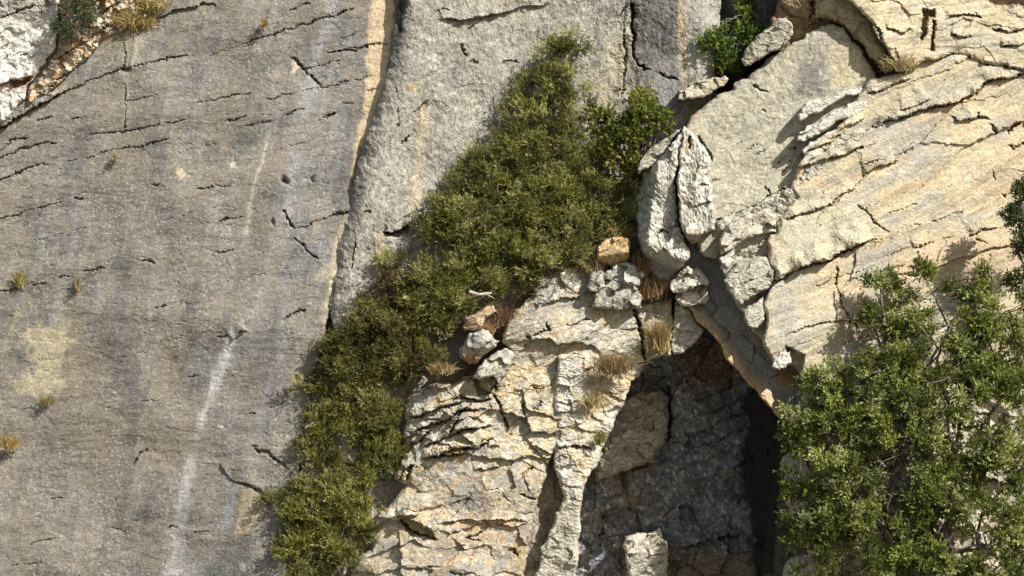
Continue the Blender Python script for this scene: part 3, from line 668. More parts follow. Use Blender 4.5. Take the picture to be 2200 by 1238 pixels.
# right hand face: bedded yellow limestone
fM = fit([(1545, 640, 1.0), (1660, 700, 1.05), (1700, 360, .74), (1860, 190, .66), (2060, 110, .55), (1800, 600, .92), (1900, 400, .72), (2200, 200, .42), (2200, 600, .4), (1720, 850, .95), (2500, 400, .1), (1900, 900, .7), (2200, 1238, .5), (1750, 1300, .8)])
def right_face(f):
    f.h = fM(f.px, f.py)
    x, y = f.px, f.py
    u, v = rot(x, y + .00018 * (x - 1700) ** 2, -26)
    f.h += .05 * fbm(u / 260, v / 60, 4, 133) + .006 * ridged(u / 110, v / 18, 3, 134, .5) + .003 * ridged(x / 10, y / 8, 3, 139)
    f.h += .055 * facets((u + 6 * perlin(x / 30, y / 30, 3)) / 190, f.wy / 75 + f.wx / 170, 135, .7, .9)
    f.c[:] = (.47, .405, .275)
    f.value(120, 50, -26, .14, 131); f.value(26, 9, -26, .14, 132, 3)
    f.mottle((.36, .34, .30), 110, 50, -26, .05, .35, .65, 136); f.mottle((.56, .50, .37), 60, 16, -26, .2, .3, .5, 137, 3); f.mottle((.55, .38, .22), 120, 40, -26, .3, .3, .4, 138)
    f.tint([(1660, 600), (1740, 570), (1760, 640), (1720, 760), (1660, 780), (1640, 700)], (.38, .365, .32), 22, .65)
    f.tint([(1700, 430), (1850, 400), (1880, 500), (1700, 580), (1660, 570), (1650, 500)], (.43, .40, .30), 24, .6)
    f.tint([(1850, 280), (2010, 250), (2020, 340), (1880, 350)], (.37, .35, .32), 26, .6)
    f.tint([(1860, 200), (2100, 140), (2200, 150), (2180, 200), (1990, 220), (1880, 260)], (.38, .345, .26), 20, .6)
    f.tint([(1930, 520), (2160, 490), (2190, 600), (1980, 620), (1900, 590)], (.56, .43, .28), 26, .65)
    f.tint([(2100, 300), (2260, 280), (2260, 430), (2120, 400)], (.53, .41, .28), 28, .5)
    f.tint([(1840, 540), (1920, 520), (1900, 600), (1840, 600)], (.36, .345, .32), 16, .6)
    f.tint([(1700, 620), (1790, 600), (1800, 680), (1730, 700)], (.55, .45, .29), 20, .6)
    C, Lg = f.crack, f.ledge
    def both(pts, p=.09, w=3.2, d=.12, L=22): Lg(pts, p, L, .4, 5); C(pts, w * .75, d * .55, .9)
    both([(1858, 203), (1880, 196), (1903, 190), (1930, 176), (1959, 169)], .06, 3)
    both([(1873, 276), (1900, 262), (1932, 253), (1973, 238), (2022, 225), (2063, 219), (2103, 191), (2133, 171), (2180, 165), (2220, 150)], .12, 4.4, .15, 30)
    both([(1936, 237), (1965, 229), (1999, 214)], .05, 2.6)
    both([(1724, 328), (1755, 318), (1788, 305), (1813, 274), (1860, 255)], .10, 3.6, .14)
    both([(1713, 363), (1747, 349), (1784, 338), (1825, 327), (1853, 316)], .12, 4, .14); C([(1845, 322), (1856, 314)], 5, .15, .1)
    both([(1854, 373), (1892, 357), (1929, 346)], .07, 3.4); C([(1850, 330), (1852, 380)], 2, .07, .9)
    both([(1682, 472), (1731, 458), (1784, 441), (1813, 416), (1840, 402)], .08, 3.6, .12)
    both([(1650, 612), (1664, 603), (1697, 588), (1731, 570), (1784, 556), (1818, 537), (1853, 524), (1880, 512)], .22, 6.5, .22, 34)
    C([(1841, 441), (1855, 450), (1868, 463), (1891, 488), (1909, 497)], 3.6, .13, .2)
    both([(2084, 508), (2107, 494), (2145, 490)], .07, 3.2); C([(2092, 515), (2125, 522)], 2.4, .08); both([(1963, 535), (1997, 524)], .06, 3)
    C([(1799, 562), (1796, 608), (1806, 650), (1813, 665), (1822, 678), (1837, 706)], 2.6, .10, .7); C([(1836, 690), (1840, 704)], 5, .12, .2)
    both([(2044, 250), (2063, 261), (2085, 255), (2100, 248), (2128, 257)], .08, 3.6); C([(2098, 240), (2102, 252)], 4.5, .12)
    C([(2128, 268), (2136, 280), (2143, 286)], 6, .16, .2); C([(2160, 286), (2175, 276), (2190, 265)], 5, .16, .2); C([(2168, 310), (2180, 318), (2200, 308)], 4, .12)
    both([(2022, 123), (2055, 111), (2081, 116), (2084, 130)], .10, 4.5, .16); both([(2100, 130), (2111, 134), (2159, 138), (2200, 152), (2240, 160)], .12, 5, .16)
    C([(2156, 128), (2162, 145)], 5, .12); C([(2130, 365), (2140, 390)], 2.4, .08); C([(2145, 415), (2165, 425)], 4, .09, .9)
    for q in range(12):
        r_ = random.Random(q + 3); a = r_.uniform(1700, 2150); b = r_.uniform(280, 760); n_ = r_.uniform(50, 160)
        C([(a, b), (a + n_ * .5, b - n_ * r_.uniform(.08, .22)), (a + n_, b - n_ * .3)], 1.8, .05, 1.1)
    both([(1690, 720), (1740, 700), (1800, 690), (1850, 680)], .04, 2, .05); both([(1810, 800), (1900, 760), (2000, 750)], .15, 5, .2); both([(1780, 900), (1900, 860), (2050, 840)], .15, 5, .2); both([(1850, 1080), (1950, 1050), (2100, 1040)], .2, 5, .2)
    # broken ground hidden behind the leafy tree
    lo = sstep(760, 860, y)
    f.h += lo * (.22 * facets(f.wx / 60, f.wy / 44, 141, .8, 1) + .07 * facets(f.wx / 24, f.wy / 20, 142, .8, 1))
    f.c[:] = f.c * (1 - .5 * lo[:, None]) + np.array((.42, .385, .33)) * (.5 * lo[:, None])
    f.block([(1688, 742), (1706, 752), (1730, 760), (1726, 800), (1712, 812), (1690, 796)], -.25, 6)
M_POLY = [(1868, 170), (1900, 160), (1940, 148), (1990, 128), (2060, 108), (2200, 118), (2520, 120), (2520, 1480), (1740, 1480), (1736, 1200), (1724, 1100), (1716, 1000), (1712, 900), (1724, 840), (1712, 800), (1692, 782), (1666, 788), (1650, 764),
          (1640, 744), (1642, 690), (1640, 652), (1656, 606), (1664, 584), (1646, 552), (1648, 520), (1664, 498), (1672, 466), (1690, 445), (1714, 424), (1698, 400), (1708, 366), (1724, 338), (1722, 322), (1748, 300), (1780, 286), (1812, 262), (1826, 240), (1836, 222), (1846, 200)]
piece('cliff_slab', M_POLY, right_face, M_BED, back=-.6, r=9, drop=.10)
tag(bpy.data.objects['cliff_slab'], 'sunlit yellow limestone face with slanting bedding planes on the right', 'cliff', kind='structure')

fK = fit([(1740, -200, .55), (1850, 0, .80), (1930, 150, .85), (2000, 60, .72), (2200, 60, .5), (2500, 0, .2), (2000, -200, .5), (2200, 160, .5)])
def top_right(f):
    f.h = fK(f.px, f.py); x, y = f.px, f.py
    u, v = rot(x, y, -10)
    f.h += .05 * fbm(u / 160, v / 60, 4, 153) + .007 * ridged(u / 70, v / 14, 3, 154) + .03 * facets(f.wx / 70, f.wy / 34, 155, .7, .9)
    f.c[:] = (.48, .41, .275); f.value(90, 40, -15, .14, 151); f.value(20, 9, -15, .14, 152, 3); f.mottle((.36, .335, .27), 60, 30, -15, .12, .3, .6, 156); f.mottle((.57, .50, .36), 50, 20, -15, .25, .3, .5, 157)
    f.tint([(2010, 30), (2200, 60), (2200, 130), (2020, 110)], (.40, .36, .28), 24, .6); f.tint([(1845, 10), (1880, 60), (1900, 90), (1870, 60)], (.34, .31, .23), 10, .6)
    f.block([(1982, 18), (1998, 22), (2012, 20), (2010, 36), (1996, 38), (1990, 70), (1978, 94), (1976, 60)], -.30, 5); f.block([(2003, 40), (2010, 42), (2006, 112), (1998, 110)], -.2, 4)
    f.block([(2116, -60), (2260, -60), (2260, 40), (2200, 26), (2186, 12), (2166, 18), (2134, 17), (2118, 4)], -.55, 7); f.tint([(2116, -60), (2260, -60), (2260, 30), (2200, 26), (2186, 12), (2134, 17)], (.25, .18, .12), 6, .8)
    f.crack([(1860, 30), (1876, 56), (1890, 72), (1898, 90), (1920, 130), (1926, 146)], 4, .14, .4)
    for pts in ([(2030, 40), (2070, 30), (2110, 34)], [(2130, 60), (2170, 70), (2200, 60)], [(2150, 100), (2180, 96), (2205, 90)], [(1900, 60), (1940, 70), (1960, 60)], [(2040, 75), (2090, 80)]):
        f.ledge(pts, .06, 16, .4); f.crack(pts, 3, .08, .7)
piece('cliff_brow', [(1742, -300), (2520, -300), (2520, 190), (2300, 180), (2200, 152), (2111, 134), (2084, 118), (2055, 112), (2010, 128), (1960, 146), (1926, 152), (1900, 100), (1872, 62), (1850, 22), (1790, -20)], top_right, M_BED, back=-.5, r=9, drop=.08)
tag(bpy.data.objects['cliff_brow'], 'yellow rock brow above the slanting beds in the top right corner', 'cliff', kind='structure')
def rib(f):
    t = (f.px - 1650) / 250
    f.h = .30 + .36 * sstep(1690, 1900, f.px) + .0 * t; rough(f, .05, .02, 163, 50, 1.8, 60); f.h += .06 * facets(f.wx / 40, f.wy / 30, 164, .8, .9)
    f.c[:] = (.40, .33, .215); f.value(40, 20, 50, .18, 161); f.mottle((.28, .25, .19), 30, 30, 0, .1, .3, .5, 162); f.tint([(1650, -40), (1745, -40), (1740, 40), (1660, 50)], (.22, .15, .09), 14, .8)
    f.crack([(1742, -20), (1746, 30), (1740, 60)], 7, .25, .2); f.ledge([(1750, 40), (1800, 46), (1840, 70), (1880, 120)], .05, 16, .3)
piece('rock_rib', [(1664, -300), (1790, -300), (1860, -20), (1860, 22), (1880, 62), (1906, 96), (1928, 152), (1900, 152), (1878, 130), (1850, 100), (1826, 72), (1800, 52), (1780, 40), (1740, 48), (1700, 34), (1676, 10)], rib, M_BED, back=-1, r=22, drop=.22)
tag(bpy.data.objects['rock_rib'], 'thick tan rock rib slanting down above the smooth grey slab', 'rock')

# smooth grey slab
fG = fit([(1470, 268, .42), (1600, 140, .40), (1790, 55, .42), (1875, 165, .52), (1545, 480, .66), (1690, 400, .58), (1640, 260, .50), (1720, 260, .52)])
def grey_slab(f):
    f.h = fG(f.px, f.py); rough(f, .035, .014, 173, -30, 1.6, 80); f.h += .010 * facets(f.wx / 60, f.wy / 40, 175, .8, .8)
    f.c[:] = (.385, .36, .28); f.value(60, 40, -30, .14, 171); f.value(12, 9, 0, .16, 172, 3); f.mottle((.28, .27, .225), 50, 40, 0, .1, .3, .5, 174); f.mottle((.48, .44, .33), 30, 20, 0, .2, .3, .5, 176)
    f.tint([(1725, 135), (1775, 130), (1775, 190), (1735, 210), (1712, 190)], (.17, .165, .15), 18, .85); f.tint([(1740, 70), (1790, 60), (1780, 110), (1750, 120)], (.28, .26, .22), 14, .6)
    f.tint([(1780, 90), (1850, 110), (1870, 180), (1790, 190)], (.50, .43, .29), 16, .7); f.tint([(1470, 215), (1520, 208), (1500, 240), (1478, 262), (1455, 250)], (.42, .27, .12), 6, .8)
    C = f.crack
    C([(1618, 184), (1634, 190), (1650, 198)], 4, .10, .4); C([(1638, 234), (1644, 240)], 4, .08); C([(1500, 292), (1512, 312), (1522, 328), (1532, 345)], 4, .14, .3)
    C([(1535, 474), (1560, 470), (1577, 462), (1600, 455), (1622, 447), (1641, 436), (1664, 418)], 4, .14, .4); C([(1640, 400), (1654, 412), (1650, 430)], 3, .1); C([(1530, 390), (1550, 386)], 3, .08)
    C([(1695, 322), (1712, 318)], 3, .1); C([(1655, 428), (1674, 410), (1690, 404)], 3.4, .12)
    for q in range(7): f.crack([(1560 + 20 * q, 300 + 12 * q), (1590 + 18 * q, 290 + 10 * q)], 1.6, .04, 1)
piece('smooth_slab', [(1478, 262), (1496, 240), (1530, 214), (1562, 196), (1600, 168), (1640, 138), (1672, 110), (1700, 92), (1745, 66), (1790, 50), (1806, 58), (1830, 84), (1856, 118), (1880, 160), (1900, 200), (1860, 240), (1760, 300), (1726, 330), (1720, 380),
                      (1730, 420), (1700, 460), (1650, 480), (1580, 530), (1540, 560), (1500, 540), (1494, 480), (1494, 400), (1490, 348), (1480, 312), (1474, 282)], grey_slab, M_PALE, back=-1.1, r=9, drop=.08)
tag(bpy.data.objects['smooth_slab'], 'large smooth pale grey slab with a dark stain, right of the cracked rock', 'rock slab')

# undercut below the lip of the right face
def undercut(f):
    f.cs = .0
    dl, _, _ = line_dist(f.px, f.py, [(1462, 652), (1500, 690), (1525, 715), (1565, 775), (1625, 840), (1684, 905)])
    f.h = .36 + .24 * np.clip(1 - dl / 34, 0, 1) + .1 * (f.px - 1600) / PPM
    rough(f, .02, .012, 183, 50, 2.2, 60); f.h += .06 * facets(f.wx / 70, f.wy / 60, 184, .7, .9)
    f.c[:] = (.26, .265, .275); f.value(30, 20, 50, .15, 181)  # blue-grey shade of the underside put into the base colour
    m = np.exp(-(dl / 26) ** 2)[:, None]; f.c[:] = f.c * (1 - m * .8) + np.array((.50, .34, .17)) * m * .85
    f.tint([(1600, 700), (1640, 700), (1650, 750), (1610, 740)], (.40, .29, .18), 9, .7); f.tint([(1660, 790), (1730, 790), (1735, 830), (1670, 830)], (.30, .19, .08), 9, .8)
    f.crack([(1548, 600), (1560, 650), (1580, 700), (1600, 745), (1640, 800)], 4, .1, .4)
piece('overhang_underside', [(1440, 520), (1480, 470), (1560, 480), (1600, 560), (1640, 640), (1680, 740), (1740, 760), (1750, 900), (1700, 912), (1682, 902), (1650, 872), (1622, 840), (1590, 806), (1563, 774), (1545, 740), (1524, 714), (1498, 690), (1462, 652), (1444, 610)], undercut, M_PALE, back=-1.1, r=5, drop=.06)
tag(bpy.data.objects['overhang_underside'], 'tan and grey undercut edge slanting down above the dark hollow', 'cliff', kind='structure')

# ------------------------------------------------------------------ single blocks
def stone_fn(h, tx=0, ty=0, base=(.42, .385, .30), alt=(.28, .265, .22), hi=(.56, .53, .45), deg=-20, fac=.05, seed=1, dome=0.0, c0=None, extra=None):
    def g(f):
        cx, cy = f.px.mean(), f.py.mean()
        f.h = h + tx * (f.px - cx) / PPM + ty * (f.py - cy) / PPM
        if dome:
            rx = np.ptp(f.px) / 2 + 1; ry = np.ptp(f.py) / 2 + 1
            f.h += dome * (1 - ((f.px - cx) / rx) ** 2 - ((f.py - cy) / ry) ** 2)
        rough(f, .03, .016, seed * 7 % 400, deg, 1.6, 46)
        f.h += fac * facets(f.wx / 30, f.wy / 22, seed * 5 % 500, .9, 1)
        f.c[:] = base; f.value(24, 14, deg, .16, seed * 3 % 300); f.mottle(alt, 16, 12, deg, .15, .3, .6, seed * 11 % 300); f.mottle(hi, 12, 8, deg, .2, .25, .6, seed * 13 % 300)
        if extra: extra(f)
    return g
def rock(name, poly, fn, label, cat='rock', mat=None, parent=None, r=8, drop=.10, back=-.8, step=1.5, group=None, warp=.9):
    o = piece(name, poly, fn, mat or M_BROKEN, step=step, back=back, r=r * .75, drop=drop * .75, parent=parent, warp=warp)
    if parent is None: tag(o, label, cat, group)
    elif label: o['label'] = label
    return o

# cracked rock standing proud: two lobes and a flake
prow = thing('cracked_rock', W(1450, 600, .2), 'big cracked pale rock bulging out beside the shrubs, pointed at its top', 'rock')
def lobeL(f):
    f.h = .98 - .08 * (f.px - 1420) / PPM - .10 * (f.py - 430) / PPM * .5; rough(f, .05, .025, 193, 75, 2, 50); f.h += .13 * facets(f.wx / 50, f.wy / 60, 194, .8, .9)
    f.h -= .50 * sstep(1400, 1370, f.px + .12 * (f.py - 480)) + .6 * sstep(540, 600, f.py + .45 * (1440 - f.px) * 1.0)
    f.c[:] = (.45, .43, .37); f.value(20, 20, 0, .16, 191); f.mottle((.70, .69, .63), 14, 10, 0, .05, .2, .8, 192); f.mottle((.25, .235, .19), 14, 12, 0, .22, .2, .6, 195)
    f.tint([(1376, 560), (1420, 545), (1470, 575), (1440, 610), (1400, 604)], (.46, .45, .44), 10, .85); f.tint([(1400, 330), (1440, 300), (1455, 360), (1450, 450), (1410, 440)], (.40, .37, .30), 12, .5)  # first tint paints the cool grey shade under the lobe
    f.crack([(1440, 500), (1425, 495), (1412, 500)], 4, .12); f.ledge([(1440, 490), (1452, 478)], .08, 12)
rock('rock_lobe', [(1468, 284), (1454, 300), (1440, 316), (1410, 344), (1386, 362), (1374, 392), (1366, 436), (1368, 488), (1382, 550), (1394, 582), (1414, 602), (1436, 606), (1450, 594), (1464, 576), (1484, 556), (1474, 530), (1462, 500), (1456, 473), (1452, 430), (1452, 382), (1456, 336)], lobeL, None, parent=prow, r=12, drop=.14, mat=M_PALE)
def lobeR(f):
    f.h = 1.06 + .05 * (f.px - 1490) / PPM + .12 * (f.py - 400) / PPM; rough(f, .05, .025, 203, 75, 2, 50); f.h += .12 * facets(f.wx / 44, f.wy / 56, 204, .8, .9)
    f.h -= .5 * sstep(500, 530, f.py)
    f.c[:] = (.47, .445, .37); f.value(20, 20, 0, .16, 201); f.mottle((.72, .71, .65), 14, 10, 0, .03, .2, .8, 202); f.mottle((.25, .235, .19), 14, 12, 0, .22, .2, .6, 205)
    f.tint([(1474, 300), (1484, 300), (1484, 330), (1472, 330)], (.48, .36, .18), 5, .7); f.tint([(1470, 495), (1530, 490), (1520, 540), (1480, 540)], (.36, .29, .20), 10, .7)
    f.crack([(1481, 290), (1483, 308), (1480, 322)], 4, .2, .2); f.ledge([(1466, 430), (1490, 440), (1532, 432)], .06, 16); f.crack([(1495, 400), (1520, 396)], 2.5, .07)
rock('rock_lobe', [(1469, 272), (1478, 276), (1486, 286), (1508, 314), (1530, 344), (1526, 362), (1518, 378), (1531, 402), (1535, 440), (1536, 494), (1510, 508), (1500, 520), (1486, 526), (1472, 512), (1462, 490), (1458, 460), (1455, 400), (1458, 340), (1464, 295)], lobeR, None, parent=prow, r=9, drop=.12, mat=M_PALE)
rock('rock_flake', [(1466, 274), (1448, 284), (1424, 298), (1402, 314), (1386, 334), (1374, 354), (1370, 378), (1384, 366), (1408, 348), (1438, 316), (1450, 300), (1462, 288)], stone_fn(.86, .2, 0, (.40, .375, .30), seed=31, fac=.03), None, parent=prow, r=7, drop=.10, mat=M_PALE)

# stack of whitish slabs at the left end of the beds
WH = dict(base=(.50, .48, .41), alt=(.33, .315, .26), hi=(.60, .59, .53), deg=-22, fac=.03)
rock('rock_slab', [(1716, 242), (1722, 228), (1748, 218), (1780, 206), (1815, 194), (1848, 182), (1856, 190), (1850, 202), (1822, 208), (1800, 220), (1776, 232), (1770, 240), (1740, 248), (1724, 262), (1716, 258)],
     stone_fn(.80, -.22, .0, seed=41, **WH), 'long whitish slab jutting left at the top of the stacked beds, hollow beneath it', 'rock slab', r=6, drop=.08)
rock('rock_slab', [(1706, 292), (1716, 282), (1760, 260), (1790, 242), (1820, 228), (1862, 212), (1866, 234), (1840, 248), (1800, 262), (1770, 284), (1740, 296), (1722, 308), (1710, 302)],
     stone_fn(.80, -.22, .0, seed=43, **WH), 'second whitish slab of the stack, right under the long one', 'rock slab', r=7, drop=.08)
rock('rock_slab', [(1722, 322), (1740, 304), (1780, 284), (1820, 262), (1862, 244), (1862, 262), (1830, 274), (1800, 296), (1776, 308), (1744, 318), (1726, 332)],
     stone_fn(.77, -.2, .0, seed=47, **WH), 'third whitish slab of the stack, thin and wedge shaped', 'rock slab', r=6, drop=.07)
rock('rock_slab', [(1712, 360), (1716, 342), (1740, 326), (1780, 312), (1820, 284), (1858, 272), (1860, 300), (1820, 322), (1784, 334), (1748, 346), (1722, 362)],
     stone_fn(.79, -.2, .0, (.52, .48, .37), seed=49, deg=-22), 'lowest slab of the stack, cream coloured with a whitish rounded end', 'rock slab', r=8, drop=.09)

rock('rock_block', [(1590, 130), (1596, 108), (1618, 88), (1640, 66), (1670, 42), (1686, 38), (1702, 50), (1704, 78), (1680, 102), (1650, 120), (1624, 134), (1602, 144)],
     stone_fn(.62, .1, 0, (.38, .35, .27), seed=51), 'slanted squared block leaning on the upper edge of the smooth slab', 'rock', r=7, drop=.09, back=-.9)
rock('rock_slab', [(1454, 214), (1458, 192), (1490, 178), (1530, 166), (1556, 160), (1566, 168), (1560, 180), (1530, 200), (1500, 212), (1470, 220)],
     stone_fn(.52, 0, 0, (.42, .385, .28), seed=53), 'flat pale slab wedged between the grey column and the smooth slab', 'rock slab', r=6, drop=.08, back=-.9)
# blocks between the cracked rock and the yellow face
BG = dict(base=(.40, .375, .30), deg=-25)
rock('rock_block', [(1556, 606), (1564, 586), (1580, 568), (1602, 554), (1630, 550), (1648, 556), (1666, 580), (1656, 612), (1622, 634), (1592, 654), (1576, 644), (1564, 626)],
     stone_fn(1.06, .05, .1, seed=57, fac=.035, **BG), 'squarish grey block under the ridge of knobbly rock, above the deep joint', 'rock', r=9, drop=.12, back=.1)
rock('rock_block', [(1590, 662), (1612, 652), (1642, 638), (1644, 660), (1638, 690), (1628, 704), (1612, 704), (1600, 690)],
     stone_fn(1.06, .05, .1, seed=59, fac=.03, **BG), 'small grey block wedged directly below the squarish grey block', 'rock', r=7, drop=.12, back=.1)
rock('rock_block', [(1542, 524), (1546, 502), (1560, 486), (1578, 472), (1604, 462), (1628, 456), (1650, 458), (1670, 466), (1664, 498), (1640, 504), (1618, 508), (1600, 520), (1584, 532), (1560, 544), (1546, 548)],
     stone_fn(1.0, -.1, .2, (.44, .40, .32), seed=61, fac=.08, deg=-25), 'knobbly pale ridge of rock below the crack of the smooth slab', 'rock', r=9, drop=.14, back=.1)
rock('rock_block', [(1543, 556), (1560, 546), (1582, 530), (1580, 548), (1572, 566), (1560, 588), (1548, 580)],
     stone_fn(1.02, .05, .1, (.46, .44, .38), seed=63, fac=.06), 'small pale wedge left of the squarish grey block', 'rock', r=6, drop=.12, back=.1)
rock('rock_block', [(1436, 616), (1440, 602), (1458, 586), (1474, 574), (1500, 576), (1516, 586), (1528, 604), (1520, 618), (1500, 614), (1478, 622), (1458, 630), (1440, 628)],
     stone_fn(.70, .15, .2, (.46, .43, .36), seed=67, fac=.10), 'whitish block tucked right below the big cracked rock, upper of two', 'rock', r=7, drop=.10, back=-.3, warp=1.3)
rock('rock_block', [(1446, 640), (1454, 626), (1470, 620), (1500, 612), (1522, 618), (1524, 642), (1516, 660), (1496, 656), (1476, 662), (1458, 654)],
     stone_fn(.58, .1, .3, (.48, .45, .38), seed=68, fac=.10), 'whitish block at the very top of the overhang edge, lower of two', 'rock', r=7, drop=.10, back=-.3, warp=1.3)
rock('rock_block', [(1656, 790), (1664, 766), (1680, 756), (1700, 752), (1702, 780), (1684, 790), (1664, 796)],
     stone_fn(1.16, .05, .1, (.56, .53, .46), seed=69, fac=.06), 'small whitish knob at the lowest corner of the yellow face', 'rock', r=6, drop=.1, back=.1)
# rubble in the chute above the buttress
def lichen(f):
    f.h -= .25 * sstep(545, 570, f.py + .15 * (f.px - 1310)); f.mottle((.42, .25, .07), 14, 10, 0, -.1, .3, .7, 77); f.mottle((.6, .55, .42), 10, 8, 0, .3, .2, .7, 79)
rock('boulder', [(1282, 560), (1284, 530), (1292, 518), (1318, 509), (1346, 506), (1354, 518), (1352, 548), (1340, 564), (1318, 572), (1292, 572)], stone_fn(.66, 0, .1, (.45, .33, .16), seed=71, extra=lichen),
     'blocky boulder covered in orange lichen at the head of the gully', 'rock', r=7, drop=.16, back=-.2)
rock('boulder', [(1294, 604), (1298, 584), (1318, 566), (1344, 560), (1372, 566), (1386, 596), (1376, 622), (1346, 610), (1318, 606)], stone_fn(.56, 0, .2, (.42, .41, .37), seed=73, dome=.03, fac=.09), 'white rounded stone below the orange lichen boulder', 'rock', r=9, drop=.16, back=-.2)
rock('boulder', [(1272, 660), (1276, 630), (1290, 616), (1312, 600), (1340, 604), (1366, 610), (1384, 640), (1380, 662), (1330, 664)], stone_fn(.58, 0, .1, (.36, .34, .28), alt=(.14, .13, .10), seed=75, fac=.09), 'knobbly grey and white stone at the foot of the gully', 'rock', r=8, drop=.14, back=-.2)
rock('boulder', [(1262, 608), (1272, 586), (1290, 578), (1306, 594), (1300, 618), (1282, 628), (1264, 626)], stone_fn(.55, 0, .2, (.30, .27, .22), seed=79, dome=.06), 'small dark brownish stone left of the white rounded stone', 'rock', r=6, drop=.12, back=-.2)
rock('boulder', [(1372, 592), (1374, 580), (1384, 578), (1388, 588), (1384, 598), (1376, 598)], stone_fn(.56, 0, .2, (.55, .53, .5), seed=83, dome=.04), 'tiny white stone beside the brown dry shrub', 'rock', r=4, drop=.1, back=-.2)
rock('boulder', [(988, 768), (988, 748), (998, 732), (1014, 716), (1034, 706), (1050, 712), (1062, 724), (1074, 730), (1068, 744), (1050, 756), (1040, 770), (1026, 784), (1008, 782)],
     stone_fn(.86, .1, -.2, (.42, .40, .34), seed=87, dome=.05, fac=.10, extra=lambda f: f.tint([(986, 762), (1010, 762), (1040, 762), (1026, 790), (1000, 790)], (.34, .21, .10), 6, .85)), 'rounded grey boulder with a brown underside perched beside the shrubs', 'rock', r=12, drop=.3, back=0)
rock('boulder', [(994, 706), (1000, 684), (1020, 670), (1044, 656), (1062, 654), (1064, 668), (1050, 684), (1040, 704), (1020, 712), (1002, 716)],
     stone_fn(.62, .1, 0, (.42, .31, .20), alt=(.42, .22, .08), seed=89, dome=.08), 'orange stained rock just above the rounded grey boulder', 'rock', r=8, drop=.14, back=0)
rock('rock_flake', [(1016, 812), (1024, 796), (1044, 776), (1066, 756), (1090, 748), (1102, 754), (1100, 780), (1092, 802), (1074, 822), (1060, 812), (1040, 812), (1030, 818)],
     stone_fn(.74, .1, .1, (.42, .40, .33), seed=91, fac=.07), 'grey angular flake resting below the rounded boulder', 'rock', r=7, drop=.1, back=0)
rock('rock_block', [(1450, 644), (1464, 652), (1480, 670), (1500, 692), (1514, 712), (1500, 728), (1482, 748), (1466, 762), (1448, 768), (1440, 740), (1446, 690)],
     stone_fn(.30, .1, .1, (.44, .42, .37), seed=101, fac=.07), 'grey block closing the top of the hollow, right of the yellowish grass tuft', 'rock', r=6, drop=.10, back=-1)
# inside the hollow
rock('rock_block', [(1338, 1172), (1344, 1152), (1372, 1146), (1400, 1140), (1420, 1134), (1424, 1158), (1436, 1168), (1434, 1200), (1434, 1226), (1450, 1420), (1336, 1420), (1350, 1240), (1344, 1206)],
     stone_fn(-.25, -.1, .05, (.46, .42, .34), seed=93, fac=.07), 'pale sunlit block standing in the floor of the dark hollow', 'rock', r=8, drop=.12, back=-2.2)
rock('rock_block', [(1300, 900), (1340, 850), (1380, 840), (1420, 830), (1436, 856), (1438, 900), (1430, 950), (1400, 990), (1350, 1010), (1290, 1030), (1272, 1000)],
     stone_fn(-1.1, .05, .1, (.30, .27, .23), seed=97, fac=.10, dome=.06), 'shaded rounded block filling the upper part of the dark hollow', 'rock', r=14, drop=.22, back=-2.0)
rock('boulder', [(1678, 1010), (1682, 984), (1700, 968), (1740, 960), (1790, 980), (1800, 1080), (1750, 1120), (1710, 1112), (1694, 1090), (1682, 1050)],
     stone_fn(.62, .1, .0, (.40, .37, .32), seed=99, dome=.16, fac=.03), 'smooth grey boulder at the right edge of the black cleft', 'rock', r=14, drop=.2, back=-.8, step=2)
rock('boulder', [(1680, 1226), (1690, 1206), (1712, 1194), (1760, 1190), (1800, 1220), (1800, 1400), (1690, 1400), (1684, 1260)],
     stone_fn(.60, .1, .0, (.42, .39, .34), seed=100, dome=.16, fac=.03), 'grey boulder at the bottom edge, at the foot of the black cleft', 'rock', r=14, drop=.2, back=-.8, step=2)

# ground far below and in front
def core(h, col, s):
    def g(f):
        f.h = np.full(f.px.shape, float(h)); rough(f, .05, .03, s, -25, 1.4, 50); f.h += .05 * facets(f.wx / 20, f.wy / 16, s, .8, .9); f.c[:] = col; f.value(20, 16, 0, .2, s)
    return g
piece('joint_rock', [(1540, 470), (1620, 440), (1700, 400), (1780, 300), (1780, 700), (1690, 760), (1650, 744), (1610, 700), (1576, 646), (1560, 600), (1544, 560)], core(.74, (.40, .38, .31), 211), M_BROKEN, step=2.4, back=-.6, r=6)
tag(bpy.data.objects['joint_rock'], 'rough rock seen in the joints between the blocks left of the yellow face', 'cliff', kind='structure')
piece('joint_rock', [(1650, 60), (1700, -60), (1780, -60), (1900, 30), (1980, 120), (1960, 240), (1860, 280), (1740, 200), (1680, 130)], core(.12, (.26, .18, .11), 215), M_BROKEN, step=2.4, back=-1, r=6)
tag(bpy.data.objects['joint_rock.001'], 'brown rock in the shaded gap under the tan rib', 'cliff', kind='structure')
piece('cliff_core', [(-330, -280), (2540, -280), (2540, 1500), (-330, 1500)], core(-3.7, (.2, .19, .17), 219), M_BROKEN, step=14, back=-4.5, r=6)
tag(bpy.data.objects['cliff_core'], 'dark rock at the back of the deepest clefts', 'cliff', kind='structure')
def groove(f):
    f.h = .04 - .25 * (f.px - 1160) / PPM; rough(f, .05, .025, 223, 80, 2, 50); f.h += .05 * facets(f.wx / 26, f.wy / 40, 224, .8, .9)
    f.c[:] = (.33, .29, .23); f.value(30, 40, 80, .18, 225); f.mottle((.22, .20, .17), 20, 30, 0, .1, .3, .5, 226)
piece('rock_groove', [(1180, 920), (1262, 920), (1262, 1020), (1226, 1120), (1200, 1500), (1060, 1500), (1110, 1200), (1150, 1040)], groove, M_BROKEN, back=-2.6, r=4, drop=.02)
tag(bpy.data.objects['rock_groove'], 'shaded brown groove between the buttress and the whitish pillar', 'cliff', kind='structure')
